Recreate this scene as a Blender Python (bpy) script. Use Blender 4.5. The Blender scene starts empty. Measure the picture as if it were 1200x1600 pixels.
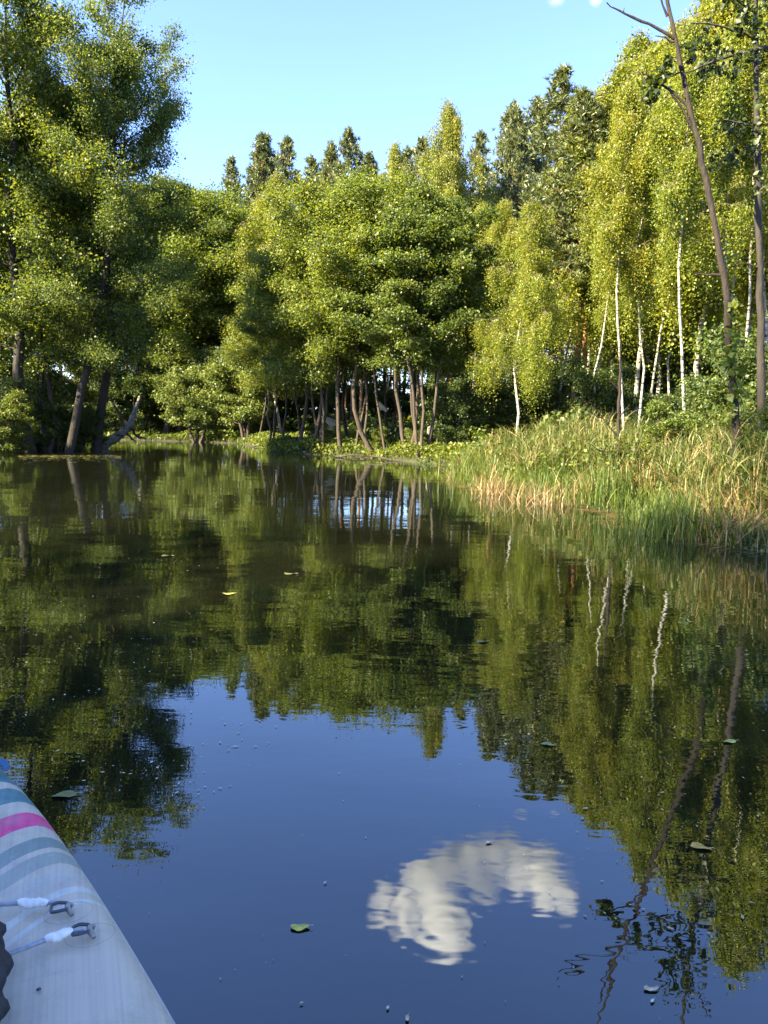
import bpy, math, random
import numpy as np
from math import radians, sin, cos, tan, atan, pi

S = bpy.context.scene
COL = S.collection
random.seed(5)

# ------------------------------------------------------------------ camera
EYE = 1.0
PITCH, ROLL, FPX = radians(6.3), radians(1.2), 1202.0
cam_data = bpy.data.cameras.new('camera')
cam = bpy.data.objects.new('camera', cam_data)
COL.objects.link(cam)
cam_data.sensor_fit = 'VERTICAL'
cam_data.sensor_height = 32.0
cam_data.lens = 32.0 * FPX / 1600.0
cam_data.clip_start = 0.05
cam_data.clip_end = 6000
CF = np.array([0, cos(PITCH), -sin(PITCH)])
_u = np.array([0, sin(PITCH), cos(PITCH)])
_r = np.array([1.0, 0, 0])
CR = _r * cos(ROLL) + _u * sin(ROLL)
CU = _u * cos(ROLL) - _r * sin(ROLL)
from mathutils import Matrix, Vector
cam.matrix_world = Matrix(((CR[0], CU[0], -CF[0], 0), (CR[1], CU[1], -CF[1], 0), (CR[2], CU[2], -CF[2], EYE), (0, 0, 0, 1)))
S.camera = cam

# ------------------------------------------------------------------ sky and sun
SUN_AZ, SUN_EL = radians(-120), radians(34)        # measured from +Y, clockwise positive
world = bpy.data.worlds.new('World')
S.world = world
world.use_nodes = True
wn = world.node_tree
sky = wn.nodes.new('ShaderNodeTexSky')
sky.sky_type = 'NISHITA'
sky.sun_disc = False
sky.sun_elevation = SUN_EL
sky.sun_rotation = SUN_AZ
sky.air_density = 1.0
sky.dust_density = 0.25
sky.ozone_density = 3.2
bg = wn.nodes['Background']
bg.inputs['Strength'].default_value = 0.08
tint = wn.nodes.new('ShaderNodeMix')
tint.data_type = 'RGBA'; tint.blend_type = 'MULTIPLY'
tint.inputs['Factor'].default_value = 1.0
tint.inputs[7].default_value = (0.90, 0.905, 1.12, 1)
wn.links.new(sky.outputs[0], tint.inputs[6])
wn.links.new(tint.outputs[2], bg.inputs['Color'])
sun_data = bpy.data.lights.new('sun', 'SUN')
sun_data.energy = 5.0
sun_data.angle = radians(0.53)
sun_data.color = (1.0, 0.86, 0.56)
sun = bpy.data.objects.new('sun', sun_data)
COL.objects.link(sun)
sun.location = (-60, -30, 60)
sd = Vector((sin(SUN_AZ) * cos(SUN_EL), cos(SUN_AZ) * cos(SUN_EL), sin(SUN_EL)))
sun.rotation_euler = sd.to_track_quat('Z', 'Y').to_euler()

S.view_settings.view_transform = 'Standard'
S.view_settings.look = 'None'
S.view_settings.gamma = 1.0
S.view_settings.use_curve_mapping = False
S.view_settings.exposure = 2.75
S.render.engine = 'CYCLES'
cy = S.cycles
cy.max_bounces = 14
cy.diffuse_bounces = 5
cy.glossy_bounces = 3
cy.transmission_bounces = 4
cy.volume_bounces = 12
cy.use_denoising = True
cy.caustics_reflective = False
cy.caustics_refractive = False
cy.volume_max_steps = 96

# ------------------------------------------------------------------ helpers
def ray(px, py):
    d = CF * FPX + CR * (px - 600) + CU * (800 - py)
    return d / np.linalg.norm(d)

def on_water(px, py, z=0.0):
    d = ray(px, py)
    t = (z - EYE) / d[2]
    return np.array([d[0] * t, d[1] * t, z])

def stand(px, d, py=672):
    """ground position at distance d in the direction of photo column px"""
    r = ray(px, py)
    h = math.hypot(r[0], r[1])
    return r[0] / h * d, r[1] / h * d

def at(px, py, d):
    r = ray(px, py)
    h = math.hypot(r[0], r[1])
    return np.array([r[0] / h * d, r[1] / h * d, EYE + r[2] / h * d])

def height_at(px, py, d):
    return at(px, py, d)[2]

def mesh_np(name, V, F, mat=None, smooth=False, mats=None, midx=None):
    V = np.asarray(V, np.float32)
    F = np.asarray(F, np.int32)
    n, k = F.shape
    me = bpy.data.meshes.new(name)
    me.vertices.add(len(V))
    me.vertices.foreach_set('co', V.ravel())
    me.loops.add(n * k)
    me.loops.foreach_set('vertex_index', F.ravel())
    me.polygons.add(n)
    me.polygons.foreach_set('loop_start', np.arange(0, n * k, k, dtype=np.int32))
    me.polygons.foreach_set('loop_total', np.full(n, k, np.int32))
    if smooth:
        me.polygons.foreach_set('use_smooth', np.ones(n, bool))
    for m in (mats or ([mat] if mat else [])):
        me.materials.append(m)
    if midx is not None:
        me.polygons.foreach_set('material_index', np.asarray(midx, np.int32))
    me.update()
    me.validate()
    return me

def link(name, data, parent=None, loc=None):
    o = bpy.data.objects.new(name, data)
    COL.objects.link(o)
    if parent is not None:
        o.parent = parent
    if loc is not None:
        o.location = tuple(float(v) for v in loc)
    return o

def tag(o, label=None, cat=None, group=None, kind=None):
    if label: o['label'] = label
    if cat: o['category'] = cat
    if group: o['group'] = group
    if kind: o['kind'] = kind
    return o

def tube(P, R, sides=6, cap=True):
    """quads round a polyline (caps collapse to a point)"""
    P = np.asarray(P, float)
    R = np.asarray(R, float)
    n = len(P)
    T = np.gradient(P, axis=0)
    T /= np.linalg.norm(T, axis=1)[:, None] + 1e-9
    ref = np.array([0.0, 0, 1]) if abs(T[:, 2]).mean() < 0.8 else np.array([1.0, 0, 0])
    A = np.cross(T, ref); A /= np.linalg.norm(A, axis=1)[:, None] + 1e-9
    B = np.cross(T, A)
    th = np.linspace(0, 2 * pi, sides, endpoint=False)
    V = P[:, None, :] + R[:, None, None] * (A[:, None, :] * np.cos(th)[None, :, None] + B[:, None, :] * np.sin(th)[None, :, None])
    V = V.reshape(-1, 3)
    i = np.arange(n - 1)[:, None] * sides
    j = np.arange(sides)[None, :]
    j2 = (j + 1) % sides
    F = np.stack([i + j, i + j2, i + sides + j2, i + sides + j], -1).reshape(-1, 4)
    return V, F

class Geo:
    def __init__(self):
        self.V, self.F, self.n, self.K = [], [], 0, []
    def add(self, V, F, k=0):
        self.V.append(V); self.F.append(F + self.n); self.n += len(V); self.K.append(np.full(len(F), k))
    def get3(self):
        return np.concatenate(self.V), np.concatenate(self.F), np.concatenate(self.K)
    def get(self):
        return np.concatenate(self.V), np.concatenate(self.F)

# ------------------------------------------------------------------ materials
def new_mat(name):
    m = bpy.data.materials.new(name)
    m.use_nodes = True
    m.node_tree.nodes.clear()
    return m, m.node_tree

def N(nt, typ, **kw):
    n = nt.nodes.new(typ)
    for k, v in kw.items():
        if k == 'inp':
            for a, b in v.items():
                n.inputs[a].default_value = b
        else:
            setattr(n, k, v)
    return n

def ramp(nt, stops, fac):
    r = nt.nodes.new('ShaderNodeValToRGB')
    el = r.color_ramp.elements
    while len(el) < len(stops):
        el.new(0.5)
    for e, (p, c) in zip(el, stops):
        e.position = p
        e.color = (*c, 1)
    nt.links.new(fac, r.inputs[0])
    return r.outputs[0]

def leaf_material(name, stops, trans=0.42, boost=1.5, gloss=0.03, clump=0.35, rough=0.5):
    """thin leaf: each leaf has its own shade, clumps drift in hue, light passes through"""
    m, nt = new_mat(name)
    L = nt.links.new
    geo = N(nt, 'ShaderNodeNewGeometry')
    tc = N(nt, 'ShaderNodeTexCoord')
    no = N(nt, 'ShaderNodeTexNoise', inp={'Scale': 0.55, 'Detail': 2.0})
    L(tc.outputs['Object'], no.inputs['Vector'])
    oi = N(nt, 'ShaderNodeObjectInfo')
    a = N(nt, 'ShaderNodeMath', operation='MULTIPLY_ADD', inp={1: clump * 2.2, 2: -clump * 1.1})
    L(no.outputs['Fac'], a.inputs[0])
    b = N(nt, 'ShaderNodeMath', operation='ADD')
    L(geo.outputs['Random Per Island'], b.inputs[0]); L(a.outputs[0], b.inputs[1])
    c = N(nt, 'ShaderNodeMath', operation='MULTIPLY_ADD', inp={1: 0.24, 2: -0.12})
    L(oi.outputs['Random'], c.inputs[0])
    d = N(nt, 'ShaderNodeMath', operation='ADD', use_clamp=True)
    L(b.outputs[0], d.inputs[0]); L(c.outputs[0], d.inputs[1])
    col = ramp(nt, stops, d.outputs[0])
    df = N(nt, 'ShaderNodeBsdfDiffuse')
    L(col, df.inputs['Color'])
    tb = N(nt, 'ShaderNodeMix', data_type='RGBA', blend_type='MULTIPLY', inp={'Factor': 1.0})
    tb.inputs[7].default_value = (boost * 1.12, boost * 1.0, boost * 0.45, 1)
    L(col, tb.inputs[6])
    tr = N(nt, 'ShaderNodeBsdfTranslucent')
    L(tb.outputs[2], tr.inputs['Color'])
    mx = N(nt, 'ShaderNodeMixShader', inp={0: trans})
    L(df.outputs[0], mx.inputs[1]); L(tr.outputs[0], mx.inputs[2])
    gl = N(nt, 'ShaderNodeBsdfGlossy', inp={'Roughness': rough, 'Color': (0.9, 0.92, 0.88, 1)})
    mg = N(nt, 'ShaderNodeMixShader', inp={0: gloss})
    L(mx.outputs[0], mg.inputs[1]); L(gl.outputs[0], mg.inputs[2])
    out = N(nt, 'ShaderNodeOutputMaterial')
    L(mg.outputs[0], out.inputs['Surface'])
    return m

def bark_material(name, c1, c2, scale=(6, 6, 1.5), bump=0.6, marks=None, zmix=None):
    m, nt = new_mat(name)
    L = nt.links.new
    tc = N(nt, 'ShaderNodeTexCoord')
    mp = N(nt, 'ShaderNodeMapping')
    mp.inputs['Scale'].default_value = scale
    L(tc.outputs['Object'], mp.inputs['Vector'])
    no = N(nt, 'ShaderNodeTexNoise', inp={'Scale': 2.0, 'Detail': 6.0, 'Roughness': 0.65})
    L(mp.outputs[0], no.inputs['Vector'])
    col = ramp(nt, [(0.3, c1), (0.7, c2)], no.outputs['Fac'])
    if zmix:
        sx = N(nt, 'ShaderNodeSeparateXYZ'); L(tc.outputs['Object'], sx.inputs[0])
        mr = N(nt, 'ShaderNodeMapRange', inp={1: zmix[0], 2: zmix[1]})
        L(sx.outputs[2], mr.inputs[0])
        mm = N(nt, 'ShaderNodeMix', data_type='RGBA')
        L(mr.outputs[0], mm.inputs[0]); L(col, mm.inputs[6])
        col2 = ramp(nt, [(0.3, zmix[2]), (0.7, zmix[3])], no.outputs['Fac'])
        L(col2, mm.inputs[7]); col = mm.outputs[2]
    if marks:
        m2 = N(nt, 'ShaderNodeMapping'); m2.inputs['Scale'].default_value = (2.2, 2.2, 11)
        L(tc.outputs['Object'], m2.inputs['Vector'])
        n2 = N(nt, 'ShaderNodeTexNoise', inp={'Scale': 1.3, 'Detail': 3.0, 'Roughness': 0.6})
        L(m2.outputs[0], n2.inputs['Vector'])
        f = N(nt, 'ShaderNodeMapRange', inp={1: 0.55, 2: 0.62}); L(n2.outputs['Fac'], f.inputs[0])
        mm = N(nt, 'ShaderNodeMix', data_type='RGBA'); mm.inputs[7].default_value = (*marks, 1)
        L(f.outputs[0], mm.inputs[0]); L(col, mm.inputs[6]); col = mm.outputs[2]
    bs = N(nt, 'ShaderNodeBsdfPrincipled', inp={'Roughness': 0.85})
    L(col, bs.inputs['Base Color'])
    bp = N(nt, 'ShaderNodeBump', inp={'Strength': bump, 'Distance': 0.03})
    L(no.outputs['Fac'], bp.inputs['Height']); L(bp.outputs[0], bs.inputs['Normal'])
    out = N(nt, 'ShaderNodeOutputMaterial'); L(bs.outputs[0], out.inputs['Surface'])
    return m

M_ALDER = leaf_material('alder_leaf', trans=.48, boost=2.0, stops=[(0, (.055, .085, .016)), (.45, (.10, .145, .021)), (.8, (.14, .175, .024)), (1, (.18, .185, .026))])
M_ALDER_SHADED = leaf_material('shaded_alder_leaf', stops=[(0, (.036, .064, .014)), (.45, (.074, .115, .02)), (.8, (.11, .145, .022)), (1, (.16, .17, .024))], trans=.46, boost=1.9)  # alder leaf darkened, the shade on these crowns put into its colour
M_OLIVE = leaf_material('pale_leaf', [(0, (.055, .09, .018)), (.5, (.10, .14, .026)), (1, (.15, .175, .038))], trans=.40)
M_BIRCH = leaf_material('birch_leaf', stops=[(0, (.09, .13, .014)), (.5, (.16, .20, .018)), (.88, (.205, .22, .02)), (1, (.25, .21, .022))], trans=.46, boost=1.7)
M_PINE = leaf_material('pine_needle', [(0, (.045, .064, .02)), (.6, (.095, .12, .034)), (1, (.14, .155, .042))], trans=.25, gloss=.05)
M_SHRUB = leaf_material('shrub_leaf', [(0, (.025, .05, .012)), (.5, (.05, .085, .016)), (1, (.11, .13, .02))])
M_HERB = leaf_material('herb_leaf', [(0, (.05, .085, .014)), (.5, (.10, .145, .018)), (1, (.17, .18, .024))])
M_REED = leaf_material('reed_leaf', [(0, (.035, .06, .014)), (.45, (.075, .105, .02)), (.82, (.13, .15, .03)), (.93, (.22, .19, .07)), (1, (.32, .23, .11))], trans=.35, boost=1.25, clump=.3)
M_STRAW = leaf_material('dry_reed_leaf', [(0, (.12, .085, .04)), (.5, (.28, .19, .085)), (1, (.38, .27, .14))], trans=.3, boost=1.1)
M_GRASS = leaf_material('grass_blade', [(0, (.04, .075, .012)), (.6, (.085, .13, .018)), (1, (.16, .18, .03))], trans=.35)
B_ALDER = bark_material('alder_bark', (.016, .012, .009), (.080, .058, .040), bump=1.0)
B_ALDER_SHADED = bark_material('shaded_alder_bark', (.007, .006, .005), (.034, .025, .018), bump=1.0)  # alder bark with the shade of backlit trunks put into its colour
B_BIRCH = bark_material('birch_bark', (.26, .245, .215), (.43, .405, .36), marks=(.05, .04, .035), bump=.25)
B_TWIG = bark_material('birch_twig', (.06, .045, .035), (.16, .12, .09))
B_PINE = bark_material('pine_bark', (.10, .06, .04), (.24, .14, .09), zmix=(2.5, 7.0, (.20, .085, .035), (.42, .20, .09)))
B_DEAD = bark_material('dead_bark', (.007, .0045, .003), (.030, .018, .010), scale=(9, 9, 3), bump=1.0)  # bark colour darkened to stand for shade on the leaning tree
B_GREY = bark_material('weathered_wood', (.30, .27, .22), (.55, .50, .42), scale=(2, 2, 12), bump=.4)

# ------------------------------------------------------------------ pond outline and terrain
POND = np.array([(-9.5, -30), (-10.5, -12), (-11.5, 2), (-12.4, 14), (-12.2, 22), (-12.0, 24.1), (-11.6, 25.8), (-10.9, 27.0), (-11.3, 29), (-13.2, 33),
                 (-18, 37), (-26, 40), (-27, 43.5), (-18, 43), (-13.9, 41.8), (-10.4, 41.6), (-7.6, 39.6), (-5.6, 34.0),
                 (-4.2, 29.5), (-2.6, 26.7), (-.9, 25.6), (.4, 23.6), (1.0, 22.0), (1.75, 20.8), (2.0, 18.6), (1.45, 16.0), (1.5, 14.0), (1.9, 12.2),
                 (2.5, 10.8), (3.0, 9.4), (2.75, 8.2), (2.95, 7.3), (3.4, 6.5), (3.9, 4.5), (4.6, 0), (5.2, -12), (5, -30)], float)

def signed_shore(P):
    """positive on land, negative in the water"""
    P = np.asarray(P, float)
    A = POND; B = np.roll(POND, -1, axis=0)
    best = np.full(len(P), 1e9)
    inside = np.zeros(len(P), bool)
    for a, b in zip(A, B):
        ab = b - a
        t = np.clip(((P - a) @ ab) / (ab @ ab), 0, 1)
        d = np.linalg.norm(P - (a + t[:, None] * ab), axis=1)
        best = np.minimum(best, d)
        if a[1] != b[1]:
            c = ((a[1] > P[:, 1]) != (b[1] > P[:, 1])) & (P[:, 0] < (b[0] - a[0]) * (P[:, 1] - a[1]) / (b[1] - a[1]) + a[0])
            inside ^= c
    return np.where(inside, -best, best)

def wob(P):
    x, y = P[:, 0], P[:, 1]
    return (np.sin(x * .9 + 1.3 * np.sin(y * .37)) * np.cos(y * .8 + .7 * np.sin(x * .5)) + .5 * np.sin(x * 2.3 + y * 1.7) * np.sin(y * 2.1 - x * .6))

def ground_z(P):
    P = np.asarray(P, float)
    s = signed_shore(P) + .12 * wob(P * 1.7)
    z = np.where(s < 0, np.maximum(-.9, s * .55), .20 * (1 - np.exp(-np.maximum(s, 0) / .25)) + .032 * np.clip(s, 0, 40))
    return z + np.where(s > .2, .05 * wob(P) * np.clip(s - .2, 0, 1), 0)

def gz(x, y):
    return float(ground_z(np.array([[x, y]]))[0])

gx = np.concatenate([[-1500, -600, -250, -120, -80], np.arange(-56, 56.1, .5), [80, 120, 250, 600, 1500]])
gy = np.concatenate([[-1500, -400, -120, -60], np.arange(-32, 92.1, .5), [110, 150, 250, 600, 1500, 3000]])
GX, GY = np.meshgrid(gx, gy)
GP = np.stack([GX.ravel(), GY.ravel()], 1)
GZ = ground_z(GP)
ii = np.arange(len(gy) - 1)[:, None] * len(gx) + np.arange(len(gx) - 1)[None, :]
GF = np.stack([ii, ii + 1, ii + 1 + len(gx), ii + len(gx)], -1).reshape(-1, 4)
m, nt = new_mat('forest_floor'); L = nt.links.new
tc = N(nt, 'ShaderNodeTexCoord')
n1 = N(nt, 'ShaderNodeTexNoise', inp={'Scale': .35, 'Detail': 6.0, 'Roughness': .6}); L(tc.outputs['Object'], n1.inputs['Vector'])
n2 = N(nt, 'ShaderNodeTexNoise', inp={'Scale': 9.0, 'Detail': 5.0, 'Roughness': .7}); L(tc.outputs['Object'], n2.inputs['Vector'])
c1 = ramp(nt, [(.35, (.030, .024, .014)), (.55, (.034, .038, .014)), (.7, (.045, .06, .016))], n1.outputs['Fac'])
c2 = ramp(nt, [(.3, (.45, .42, .38)), (.7, (1.2, 1.15, 1.0))], n2.outputs['Fac'])
mm = N(nt, 'ShaderNodeMix', data_type='RGBA', blend_type='MULTIPLY', inp={'Factor': 1.0}); L(c1, mm.inputs[6]); L(c2, mm.inputs[7])
bs = N(nt, 'ShaderNodeBsdfPrincipled', inp={'Roughness': .95}); L(mm.outputs[2], bs.inputs['Base Color'])
bp = N(nt, 'ShaderNodeBump', inp={'Strength': .8, 'Distance': .05}); L(n2.outputs['Fac'], bp.inputs['Height']); L(bp.outputs[0], bs.inputs['Normal'])
out = N(nt, 'ShaderNodeOutputMaterial'); L(bs.outputs[0], out.inputs['Surface'])
M_FLOOR = m
tag(link('ground', mesh_np('ground', np.column_stack([GP, GZ]), GF, M_FLOOR, smooth=True)), kind='structure')

# ------------------------------------------------------------------ water
m, nt = new_mat('pond_water'); L = nt.links.new
tc = N(nt, 'ShaderNodeTexCoord')
def noise_h(scale, vec, detail=2.0, rough=.5):
    mp = N(nt, 'ShaderNodeMapping'); mp.inputs['Scale'].default_value = vec
    L(tc.outputs['Object'], mp.inputs['Vector'])
    n = N(nt, 'ShaderNodeTexNoise', inp={'Scale': scale, 'Detail': detail, 'Roughness': rough})
    L(mp.outputs[0], n.inputs['Vector'])
    return n.outputs['Fac']
def madd(a, k, b=None):
    x = N(nt, 'ShaderNodeMath', operation='MULTIPLY_ADD', inp={1: k, 2: 0.0})
    L(a, x.inputs[0])
    if b is not None: L(b, x.inputs[2])
    return x.outputs[0]
swell = noise_h(1.1, (.75, 1.3, 1))
chop = noise_h(5.0, (.6, 1.5, 1), 2.0, .55)
fine = noise_h(22.0, (.7, 1.4, 1), 1.0)
# ripples are stronger out on the open water and in scattered patches
patch = noise_h(.22, (1, 1, 1), 2.0)
pr = N(nt, 'ShaderNodeMapRange', inp={1: .42, 2: .62, 3: .35, 4: 1.3}); L(patch, pr.inputs[0])
cp = N(nt, 'ShaderNodeMath', operation='MULTIPLY'); L(chop, cp.inputs[0]); L(pr.outputs[0], cp.inputs[1])
hgt = madd(swell, .0046, madd(cp.outputs[0], .0010, madd(fine, .00016)))
# a small set of rings where a fish rose
ring_c = on_water(700, 1440)
sub = N(nt, 'ShaderNodeVectorMath', operation='DISTANCE'); sub.inputs[1].default_value = tuple(ring_c)
L(tc.outputs['Object'], sub.inputs[0])
fr = N(nt, 'ShaderNodeMath', operation='MULTIPLY', inp={1: 150.0}); L(sub.outputs['Value'], fr.inputs[0])
sn = N(nt, 'ShaderNodeMath', operation='SINE'); L(fr.outputs[0], sn.inputs[0])
fo = N(nt, 'ShaderNodeMapRange', interpolation_type='SMOOTHSTEP', inp={1: .04, 2: .24, 3: 1.0, 4: 0.0}); L(sub.outputs['Value'], fo.inputs[0])
rg = N(nt, 'ShaderNodeMath', operation='MULTIPLY'); L(sn.outputs[0], rg.inputs[0]); L(fo.outputs[0], rg.inputs[1])
hgt = madd(rg.outputs[0], .00003, hgt)
bp = N(nt, 'ShaderNodeBump', inp={'Strength': 1.0, 'Distance': 1.0}); L(hgt, bp.inputs['Height'])
fz = N(nt, 'ShaderNodeFresnel', inp={'IOR': 2.05}); L(bp.outputs[0], fz.inputs['Normal'])
gl = N(nt, 'ShaderNodeBsdfGlossy', inp={'Roughness': 0.0, 'Color': (.90, .96, 1.0, 1)}); L(bp.outputs[0], gl.inputs['Normal'])
murk = noise_h(.8, (1, 1, 1), 4.0, .6)
mc = ramp(nt, [(.3, (.005, .0055, .003)), (.7, (.010, .011, .005))], murk)
df = N(nt, 'ShaderNodeBsdfDiffuse'); L(mc, df.inputs['Color'])
mx = N(nt, 'ShaderNodeMixShader'); L(fz.outputs[0], mx.inputs[0]); L(df.outputs[0], mx.inputs[1]); L(gl.outputs[0], mx.inputs[2])
out = N(nt, 'ShaderNodeOutputMaterial'); L(mx.outputs[0], out.inputs['Surface'])
M_WATER = m
tag(link('water', mesh_np('water', [(-40, -40, 0), (30, -40, 0), (30, 60, 0), (-40, 60, 0)], [[0, 1, 2, 3]], M_WATER)), kind='structure')

# ------------------------------------------------------------------ leaves and tree skeletons
def leaf_quads(C, size, rng, up=.45, out_dir=None, outw=0.0, aspect=.75, hang=0.0):
    """one folded rhombic leaf per centre"""
    n = len(C)
    nrm = rng.normal(size=(n, 3)); nrm[:, 2] += up * 2
    if out_dir is not None:
        nrm += out_dir * outw * 2
    nrm /= np.linalg.norm(nrm, axis=1)[:, None]
    a = rng.normal(size=(n, 3)); a[:, 2] -= hang
    a -= nrm * (a * nrm).sum(1)[:, None]
    a /= np.linalg.norm(a, axis=1)[:, None] + 1e-9
    b = np.cross(nrm, a)
    s = (size * np.clip(rng.lognormal(0, .28, n), .5, 1.7))[:, None]
    fold = nrm * s * .12
    V = np.stack([C - a * s * .5, C + b * s * aspect * .5 + a * s * .05 + fold, C + a * s * .5, C - b * s * aspect * .5 + a * s * .05 + fold], 1).reshape(-1, 3)
    k = np.arange(n)[:, None] * 4
    F = np.concatenate([k + np.array([[0, 1, 2]]), k + np.array([[0, 2, 3]])], 1).reshape(-1, 3)
    return V, F

def grow(seed, H, base_r, stems=None, t0=.28, R=3.0, prof=None, nlimb=44, ntwig=13, leaves=48000, size=.085, elev=(55, 15), droop=-.05,
         spread=.17, twig_len=.42, hang=0.0, up=.45, aspect=.75, gap=0.0, flat=.5, lobes=.45, limbk=.42):
    """deciduous tree: stems -> limbs -> twigs -> leaf sprays. returns wood (V,F quads) and leaf (V,F tris)"""
    rng = np.random.default_rng(seed)
    wood = Geo()
    stems = stems or [((0, 0), (0, 0), 1.0)]
    prof = prof or (lambda s: math.sin(pi * min(1, max(0, s * .82 + .16))) ** .8)
    cl_c, cl_w, cl_o = [], [], []
    for (bx, by), (lx, ly), hs in stems:
        n = 12
        t = np.linspace(0, 1, n)
        h = H * hs
        wx = np.cumsum(rng.normal(0, .009, n)) * h * (t > .05); wy = np.cumsum(rng.normal(0, .009, n)) * h * (t > .05)
        P = np.column_stack([bx + lx * t ** .8 + wx, by + ly * t ** .8 + wy, t * h])
        rr = base_r * (.8 if len(stems) > 1 else 1) * (1 - t * .93) ** .9
        rr[0] *= 1.5; 
        Pt = np.insert(P, 1, P[0] * .93 + P[1] * .07, axis=0); Pt[0, 2] -= .3
        rt = np.insert(rr, 1, rr[1] * 1.12)
        wood.add(*tube(Pt, rt, 9))
        nl = max(6, int(nlimb * (1 if len(stems) == 1 else .62)))
        for k in range(nl):
            s = (k + rng.uniform(0, 1)) / nl
            tt = t0 + (1 - t0) * s ** .92 * .985
            p0 = np.array([np.interp(tt, t, P[:, i]) for i in range(3)])
            az = k * 2.399963 + rng.normal(0, .45)
            lob = 1 + lobes * (.6 * math.sin(az * 2 + seed + 4 * s) + .5 * math.sin(az * 3 - seed * 1.7 + 11 * s))
            Lr = R * prof(s) * rng.uniform(.55, 1.12) * max(.3, lob)
            if rng.uniform() < gap: continue
            el = radians(elev[0] * s + elev[1] * (1 - s) + rng.normal(0, 9))
            m_ = 6
            f = np.linspace(0, 1, m_)
            hd = np.array([cos(az), sin(az), 0])
            q = p0 + np.outer(f * Lr * cos(el), hd)
            q[:, 2] += Lr * sin(el) * f + droop * Lr * f ** 2
            q[1:] += rng.normal(0, .035 * Lr, (m_ - 1, 3))
            r0 = max(.010, np.interp(tt, t, rr) * limbk)
            wood.add(*tube(q, r0 * (1 - f * .82), 5), 1)
            nt_ = max(3, int(ntwig * (.45 + .55 * Lr / R)))
            for _ in range(nt_):
                ff = rng.uniform(.18, 1.0) ** .8
                a0 = np.array([np.interp(ff, f, q[:, i]) for i in range(3)])
                tl = twig_len * R * .5 * rng.uniform(.5, 1.1) * (1.15 - .5 * ff)
                dd = (q[-1] - q[0]) / (np.linalg.norm(q[-1] - q[0]) + 1e-6) * .7 + rng.normal(0, .55, 3)
                dd[2] = dd[2] * flat + .06
                dd /= np.linalg.norm(dd)
                g4 = np.linspace(0, 1, 4)
                w = a0 + np.outer(g4 * tl, dd)
                w[:, 2] -= hang * tl * g4 ** 2 * 1.3
                wood.add(*tube(w, np.array([.011, .008, .006, .003]) * max(.5, H / 12), 3), 1)
                c = 5
                for e in np.linspace(.25, 1.05, c):
                    cl_c.append(a0 + (w[-1] - a0) * e if e <= 1 else w[-1]); cl_w.append(tl); cl_o.append(hd)
    C = np.array(cl_c); Wt = np.array(cl_w); O = np.array(cl_o)
    Wt = Wt / Wt.sum()
    pick = rng.choice(len(C), leaves, p=Wt)
    cen = C[pick] + rng.normal(0, spread, (leaves, 3)) * np.array([1, 1, .35 + .4 * flat])
    if hang > 0:
        cen[:, 2] -= rng.exponential(hang * .45, leaves)
    od = O[pick] * .6 + np.array([0, 0, .0])
    lv = leaf_quads(cen, size, rng, up=up, out_dir=od, outw=.25, hang=hang * 2, aspect=aspect)
    return wood.get3(), lv

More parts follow.
